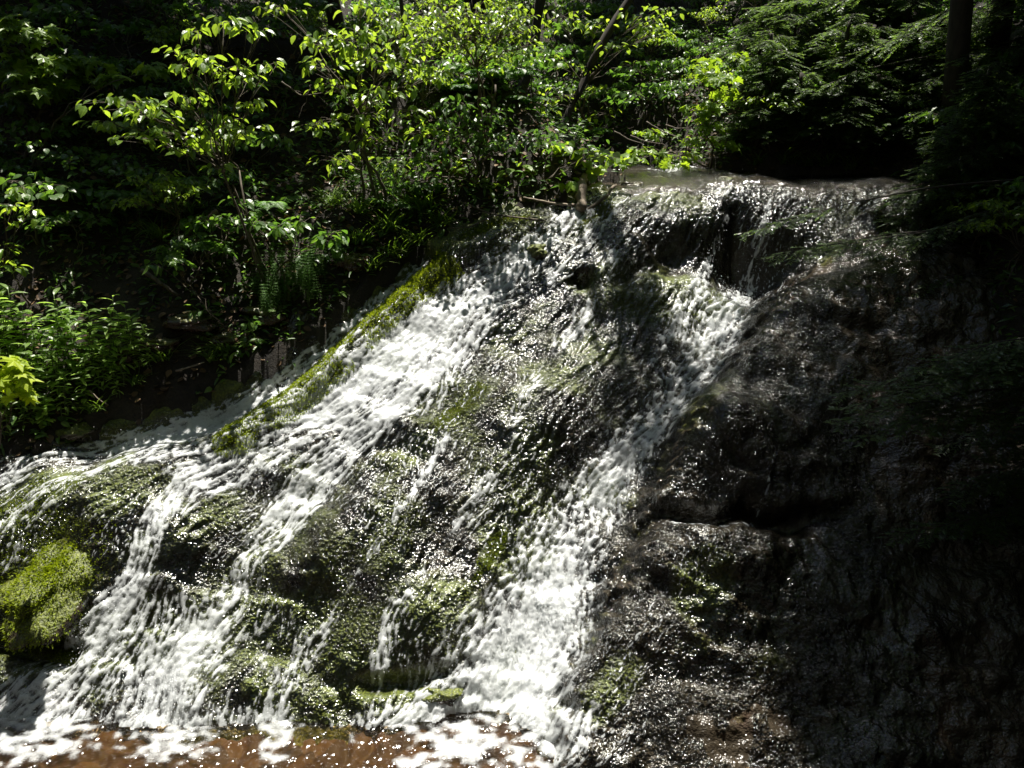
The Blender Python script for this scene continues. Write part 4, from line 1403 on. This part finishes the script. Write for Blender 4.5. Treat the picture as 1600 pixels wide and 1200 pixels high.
# ---- hemlocks
def bough(gw, gl, a, b, spread=0.5, droop=0.12, nl=0.055, step=0.022, nt_=24, s0=0.12):
    a, b = np.asarray(a, float), np.asarray(b, float)
    n = 14
    t = np.linspace(0, 1, n)[:, None]
    p = a * (1 - t) + b * t
    p[:, 2] += droop * np.sin(t[:, 0] * math.pi) + RNG.normal(0, 0.01, n)
    ln_ = np.linalg.norm(b - a)
    gw.tube(p, np.linspace(0.004 + 0.004 * ln_, 0.002, n), 5)
    ax = (b - a) / ln_
    sdv = np.cross(ax, [0, 0, 1.0])
    sdv /= np.linalg.norm(sdv) + 1e-9
    Ps, Ds, Ns = [], [], []
    for k in range(nt_):
        s = s0 + (0.98 - s0) * k / (nt_ - 1)
        o = np.array([np.interp(s, t[:, 0], p[:, i]) for i in range(3)])
        sg = 1 if k % 2 else -1
        l = 1.15 * spread * (1 - s) ** 0.45 * (0.5 + 0.5 * min(1, s * 4)) * RNG.uniform(0.7, 1.15) + 0.06
        d = sdv * sg * RNG.uniform(.5, 1.0) + ax * RNG.uniform(.4, .8) + np.array([0, 0, RNG.normal(-0.16, 0.16)])
        d /= np.linalg.norm(d)
        e = o + d * l + [0, 0, -0.12 * l]
        gw.tube(np.stack([o, (o + e) / 2 + [0, 0, 0.01], e]), [0.004, 0.003, 0.0015], 3)
        m = max(4, int(l / step))
        u = np.linspace(0.08, 1, m)[:, None]
        q = o + (e - o) * u
        d2 = np.cross(d, [0, 0, 1.0])
        d2 /= np.linalg.norm(d2)
        for s2 in (1, -1):
            wl = 1.0 + 1.3 * (1 - u) * (l > 0.15)       # short side shoots near the base make the fan
            Ps.append(q)
            Ds.append(d2 * s2 * 0.8 + d * 0.6 + RNG.normal(0, .12, (m, 3)))
            Ns.append(np.tile([[0, 0, 1.0]], (m, 1)) + RNG.normal(0, .25, (m, 3)))
    Ps, Ds, Ns = np.vstack(Ps), np.vstack(Ds), np.vstack(Ns)
    gl.leaves(T_NDL, Ps, Ds, Ns, nl * RNG.uniform(.7, 1.4, len(Ps)), nl * 1.3)


def hemlock(name, label, base, H, boughs=(), z0=2.0, rmax=2.0, nb=40, nl=0.08, step=0.06, lean=(0, 0), group=None, r0=0.16, xl=None, nt_=14):
    base = np.asarray(base, float)
    e = empty(name, tuple(base))
    tag(e, label, 'hemlock tree', group)
    gt, gl = Geo(), Geo()
    gw = gt
    top = np.array([lean[0], lean[1], H])
    tp = curve((0, 0, -0.3), top, 0, 12, 0.02)
    gt.tube(tp, np.linspace(r0, 0.03, 12), 10)
    for a, b, sp in boughs:
        bough(gw, gl, np.asarray(a) - base, np.asarray(b) - base, sp, RNG.uniform(0.05, 0.3), s0=max(0.1, 1 - 1.25 / np.linalg.norm(np.asarray(b) - np.asarray(a))))
    for k in range(nb):
        f_ = (k + .5) / nb
        z = z0 + (H - z0) * f_
        a = k * 2.39996 + RNG.normal(0, .2)
        rr = rmax * (1 - f_) ** 0.7 * RNG.uniform(0.7, 1.1) + 0.15
        o = top * (z / H)
        o[2] = z
        q = o + [rr * math.cos(a), rr * math.sin(a), -0.18 * rr]
        bough(gw, gl, o, q, 0.55 * rr ** 0.7, 0.1, nl, step, nt_)
    link('trunk', gt.mesh('trunk'), M_BARK, e)
    link('crown', gl.mesh('crown', False), M_NEED, e)
    return e


def pxb(lst, base_px, Yb, Yt, sp=0.4, extra=0, jit=40):
    out_ = []
    lst = list(lst) + [(lst[i % len(lst)][0] + RNG.normal(0, jit), lst[i % len(lst)][1] + RNG.normal(0, jit * .6)) for i in range(extra)]
    for px, py in lst:
        y = Yt + RNG.uniform(-.4, .5)
        b = at(px, py, y)
        a = at(max(px + 60, base_px + RNG.uniform(-20, 20)), py - RNG.uniform(0, 90), Yb)
        out_.append((a, b, sp * RNG.uniform(.8, 1.3)))
    return out_


bx = at(1545, 150, 13.2)
hemlock('hemlock_tree', 'big hemlock with a dark upright trunk in the upper right corner', (bx[0], 13.2, gz(bx[0], 13.2)), 14.0, pxb(
    [(1215, 162), (1230, 40), (1180, 20), (1300, 108), (1400, 60)], 1545, 13.3, 13.4, 0.4), z0=4.5, rmax=2.4, nb=44, r0=0.17, lean=(-0.5, 0.2))
for px, py, y, H, rm, nb_, lab in [
    (1170, 238, 0, 1.3, 0.75, 16, 'small hemlock right of the bright maple sapling'), (1240, 225, 0, 1.1, 0.7, 15, 'feathery little hemlock over the middle of the lip'), (1300, 238, 0, 1.2, 0.8, 16, 'greyish little hemlock above the bright end of the lip'),
    (1370, 230, 0, 1.1, 0.75, 15, 'little hemlock over the dark right end of the lip'), (1435, 240, 0, 1.3, 0.8, 16, 'shaded little hemlock left of the big dark trunk'), (1215, 172, 0, 1.2, 0.8, 15, 'second row hemlock seedling behind the feathery one'),
    (1290, 160, 0, 1.3, 0.85, 16, 'open crowned hemlock seedling in the middle of the upper right bank'), (1350, 150, 0, 1.1, 0.8, 15, 'low spreading hemlock seedling on the upper right bank'), (1420, 165, 0, 1.2, 0.8, 15, 'dim hemlock seedling below the trunk gap'),
    (1480, 150, 0, 1.2, 0.8, 15, 'hemlock seedling against the foot of the big dark trunk'), (1240, 95, 0, 1.4, 0.9, 16, 'sunlit hemlock seedling high on the bank'), (1320, 85, 0, 1.4, 0.9, 16, 'hemlock seedling near the top edge of the picture'),
    (1400, 75, 0, 1.4, 0.9, 16, 'distant hemlock seedling in the upper right gloom'), (1180, 120, 0, 1.2, 0.8, 14, 'hemlock seedling behind the bright maple sapling'),
    (1550, 330, 12.6, 3.0, 1.0, 42, 'young hemlock at the right edge below the big dark trunk'), (1480, 400, 11.3, 2.2, 0.9, 42, 'small hemlock on the shaded rock right of the lip')]:
    p_ = at(px, py, y) if y else root_at(px, py)
    hemlock('young_hemlock', lab, (p_[0], p_[1], gz(p_[0], p_[1])), H, (), 0.15, rm, nb_, 0.055, 0.024, r0=0.02, nt_=22, lean=(RNG.normal(0, .12), -0.12), group='young hemlocks beyond the lip')
bx = np.array([7.2, 10.4])
hemlock('hemlock_tree', 'shaded hemlock beyond the right edge with one sunlit bough over the plunge', (bx[0], bx[1], gz(*bx)), 13.0, pxb(
    [(1192, 402), (1270, 398), (1340, 400), (1345, 470), (1420, 480), (1500, 450), (1560, 520)], 1760, 10.2, 10.3, 0.36, 4, 30), z0=5.0, rmax=3.2, nb=44, lean=(-0.8, 0.6))
bx = np.array([6.4, 7.2])
hemlock('hemlock_tree', 'near hemlock at the right edge with low green boughs over the dark rock', (bx[0], bx[1], gz(*bx)), 12.0, pxb(
    [(1300, 622), (1395, 592), (1335, 690), (1455, 700), (1480, 760), (1470, 832), (1560, 640), (1500, 590), (1420, 640), (1540, 720), (1560, 800), (1520, 850), (1440, 610), (1580, 560)], 1790, 7.4, 7.6, 0.30, 14, 35), z0=7.5, rmax=2.6, nb=40, lean=(-0.5, 1.2))
# one more, its unseen crown leaned to shade the right half of the slab
hemlock('hemlock_tree', 'tall hemlock leaning left over the lip, its unseen crown placed to shade the slab', (6.8, 12.9, gz(6.8, 12.9)), 16.5, (), 8.6, 3.0, 72, 0.10, 0.07, r0=0.17, lean=(-2.7, -2.0))


def canopy(name, c, r, base, n=2600, L=0.24, label=None, group=None):  # added trees, crowns out of view, put in to shade the gorge
    base = np.asarray(base, float)
    e = empty(name, tuple(base))
    tag(e, label, 'tree', group)
    gt, gl = Geo(), Geo()
    c = np.asarray(c, float) - base
    gt.tube(curve((0, 0, -.4), c, 0, 10, 0.05), np.linspace(0.20, 0.07, 10), 9)
    for k in range(16):
        q = RNG.normal(0, 1, 3)
        q /= np.linalg.norm(q)
        cc = c + q * np.asarray(r) * RNG.uniform(.35, .85)
        gt.tube(curve(c * RNG.uniform(.6, .95), cc, 0.1, 6, 0.05), np.linspace(0.05, 0.015, 6), 5)
        spray_leaves(gl, cc, np.asarray(r) * 0.42 * [1, 1, .55], n // 16, T_OV, L, 0.5, 1.3)
    link('trunk', gt.mesh('trunk'), M_BARK, e)
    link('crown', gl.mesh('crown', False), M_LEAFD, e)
    return e


for x, y, z, r, bx, by in [(-9.5, 13.2, 5.8, 2.2, -10.5, 15), (-6.4, 14.4, 6.2, 2.0, -6.6, 17), (-3.3, 15.0, 6.6, 1.7, -3.4, 17.5), (-0.8, 16.3, 7.2, 1.7, -0.9, 19.5), (-7.7, 11.8, 6.3, 1.3, -9.5, 12.8), (2.45, 12.6, 9.5, 1.2, -1.5, 18.5), (-4.6, 12.8, 6.2, 1.1, -6.2, 15.8),
                           (-12, 16.5, 8, 3, -12, 18), (-8, 18, 9, 3, -8, 20), (-4.5, 19.5, 10, 3, -4.5, 21.5), (-1.0, 19.4, 9.0, 2.2, -0.8, 21.5), (2.6, 21.0, 9.0, 1.9, 2.9, 22.5), (7.5, 18.5, 8.5, 2.8, 7.9, 20),
                           (9.8, 14.5, 8, 3, 10.4, 15.5), (10, 10, 8, 3, 11, 11), (8.6, 7.2, 6, 2.6, 9.6, 7.0), (5.5, -1.5, 6, 3.4, 6, -2), (-5.5, -1, 6.5, 3.4, -6, -2), (0, -6, 8, 4, 1, -7), (8.5, 3.0, 6, 3.2, 9.5, 3),
                           (-10.5, 4.0, 6.5, 3.4, -12, 3), (2.0, 0.5, 9, 3.2, 3.5, -3), (4.8, 4.2, 9, 3.0, 9.5, 4), (8.0, 6.0, 9.5, 3.0, 10.5, 6), (5.0, 2.0, 12, 3.2, 9, 0), (-3, 2.5, 9.5, 3, -3, -4)]:
    canopy('added_shade_tree', (x, y, z), (r, r, r * .55), (bx, by, gz(bx, by)), n=700 if (x, y) == (2.45, 12.6) else 3200, L=0.15 if (x, y) == (2.45, 12.6) else 0.24, label='leafy canopy tree added to shade the gorge, its crown out of view', group='canopy trees added over the gorge for shade')

# ---- trunks, logs and twigs
def stick(name, label, cat, pts, r, mat, group=None, k=8, stubs=0):
    pts = np.asarray(pts, float)
    g = Geo()
    n = 12
    t = np.linspace(0, 1, len(pts))
    tt = np.linspace(0, 1, n)
    p = np.stack([np.interp(tt, t, pts[:, i]) for i in range(3)], -1)
    p += RNG.normal(0, r[0] * 0.18, p.shape)
    g.tube(p - pts[0], np.linspace(r[0], r[1], n) * RNG.uniform(.9, 1.12, n), k)
    for s in range(stubs):
        o = p[RNG.integers(2, n - 1)] - pts[0]
        d = RNG.normal(0, 1, 3)
        d /= np.linalg.norm(d)
        L_ = RNG.uniform(0.15, 0.4)
        g.tube(curve(o, o + d * L_, 0.02, 5, 0.01), np.linspace(r[1] * .6, r[1] * .25, 5), 4)
    o = link(name, g.mesh(name), mat, loc=tuple(pts[0]))
    tag(o, label, cat, group)
    return o


c = slab_hit(907, 338)
stick('driftwood_log', 'short barkless log stub jutting over the mossy crest', 'log', [c + [0.0, -0.02, 0.10], c + [0.03, 0.35, 0.38], c + [0.12, 1.0, 0.55]], (0.075, 0.07), M_WOOD, k=12)
Y0 = c[1]
stick('driftwood_branch', 'pale curved branch leaning right of the log stub', 'branch', [at(915, 330, Y0 + .1), at(932, 318, Y0 + .15), at(950, 304, Y0 + .25), at(961, 288, Y0 + .4)], (0.028, 0.022), M_WOOD)
stick('driftwood_branch', 'thin straight branch behind the pale curved branch', 'branch', [at(918, 318, Y0 + .25), at(940, 302, Y0 + .35)], (0.018, 0.014), M_WOOD)
stick('driftwood_branch', 'long grey branch lying left of the log stub', 'branch', [at(900, 320, Y0 + .1), at(860, 318, Y0 + .05), at(818, 308, Y0 - .05)], (0.02, 0.014), M_WOOD, stubs=3)
stick('dead_branch', 'bare grey branch hanging over the crest left of the overhanging shrub', 'branch', [at(850, 345, Y0 - .25), at(770, 335, Y0 - .3), at(715, 314, Y0 - .2)], (0.014, 0.007), M_STEM, stubs=4)
stick('dead_branch', 'bare bent branch under the round leaved shrub', 'branch', [at(772, 335, Y0 - .35), at(735, 355, Y0 - .45), at(700, 357, Y0 - .4)], (0.012, 0.006), M_STEM, stubs=2)
q = ground_hit(300, 580)
stick('twig', 'pale bent twig on the red rock', 'twig', [at(275, 580, q[1] - .1), at(295, 574, q[1] - .1), at(320, 566, q[1] - .05)], (0.014, 0.007), M_WOOD)
q = ground_hit(320, 350)
stick('fallen_log', 'weathered log half buried in the shaded bank', 'log', [at(285, 372, q[1] - .1) , at(340, 330, q[1] - .05)], (0.05, 0.045), M_STEM)
q = ground_hit(260, 450)
stick('fallen_branch', 'dark fallen branch on the shaded bank above the herbs', 'branch', [at(222, 422, q[1] - .15), at(262, 450, q[1] - .2), at(295, 474, q[1] - .2)], (0.03, 0.018), M_STEM, stubs=2)
q = ground_hit(165, 620)
stick('twig', 'thin bare twig hanging among the herbs', 'twig', [at(140, 610, q[1] - .2), at(155, 625, q[1] - .2), at(168, 632, q[1] - .2)], (0.010, 0.005), M_WOOD)
stick('dead_branch', 'pale forked twig between the arching and the layered shrub', 'branch', [at(440, 128, 11), at(470, 150, 11.1), at(505, 145, 11.1)], (0.012, 0.006), M_STEM, stubs=5)
stick('leaning_tree', 'dark trunk leaning right behind the loose shrub', 'tree trunk', [at(870, 220, 16.2), at(930, 90, 16.4), at(1010, -50, 16.8)], (0.08, 0.065), M_BARK, k=10)
stick('thin_trunk', 'thin upright trunk behind the fine leaved shrub', 'tree trunk', [at(648, 220, 13), at(640, 110, 13), at(622, -30, 13)], (0.035, 0.028), M_BARK)
stick('thin_trunk', 'dark stem curving up left of the leaning trunk', 'tree trunk', [at(812, 160, 14), at(835, 60, 14), at(850, -40, 14)], (0.09, 0.07), M_BARK)
for a, b in [((960, 205), (1005, 225)), ((1010, 190), (1060, 215)), ((985, 212), (1035, 225)), ((1040, 195), (1075, 200))]:
    stick('dead_branch', None, 'branch', [at(*a, 13.2), at((a[0] + b[0]) / 2, (a[1] + b[1]) / 2 + 3, 13.1), at(*b, 13.0)], (0.012, 0.006), M_STEM, stubs=2)
k = 0
for o in bpy.data.objects:
    if o.name.startswith('dead_branch') and 'label' not in o:
        k += 1
        tag(o, f'{ORD[k-1]} dry grey twig from the left above the upstream riffle', None, 'dry twigs above the riffle')
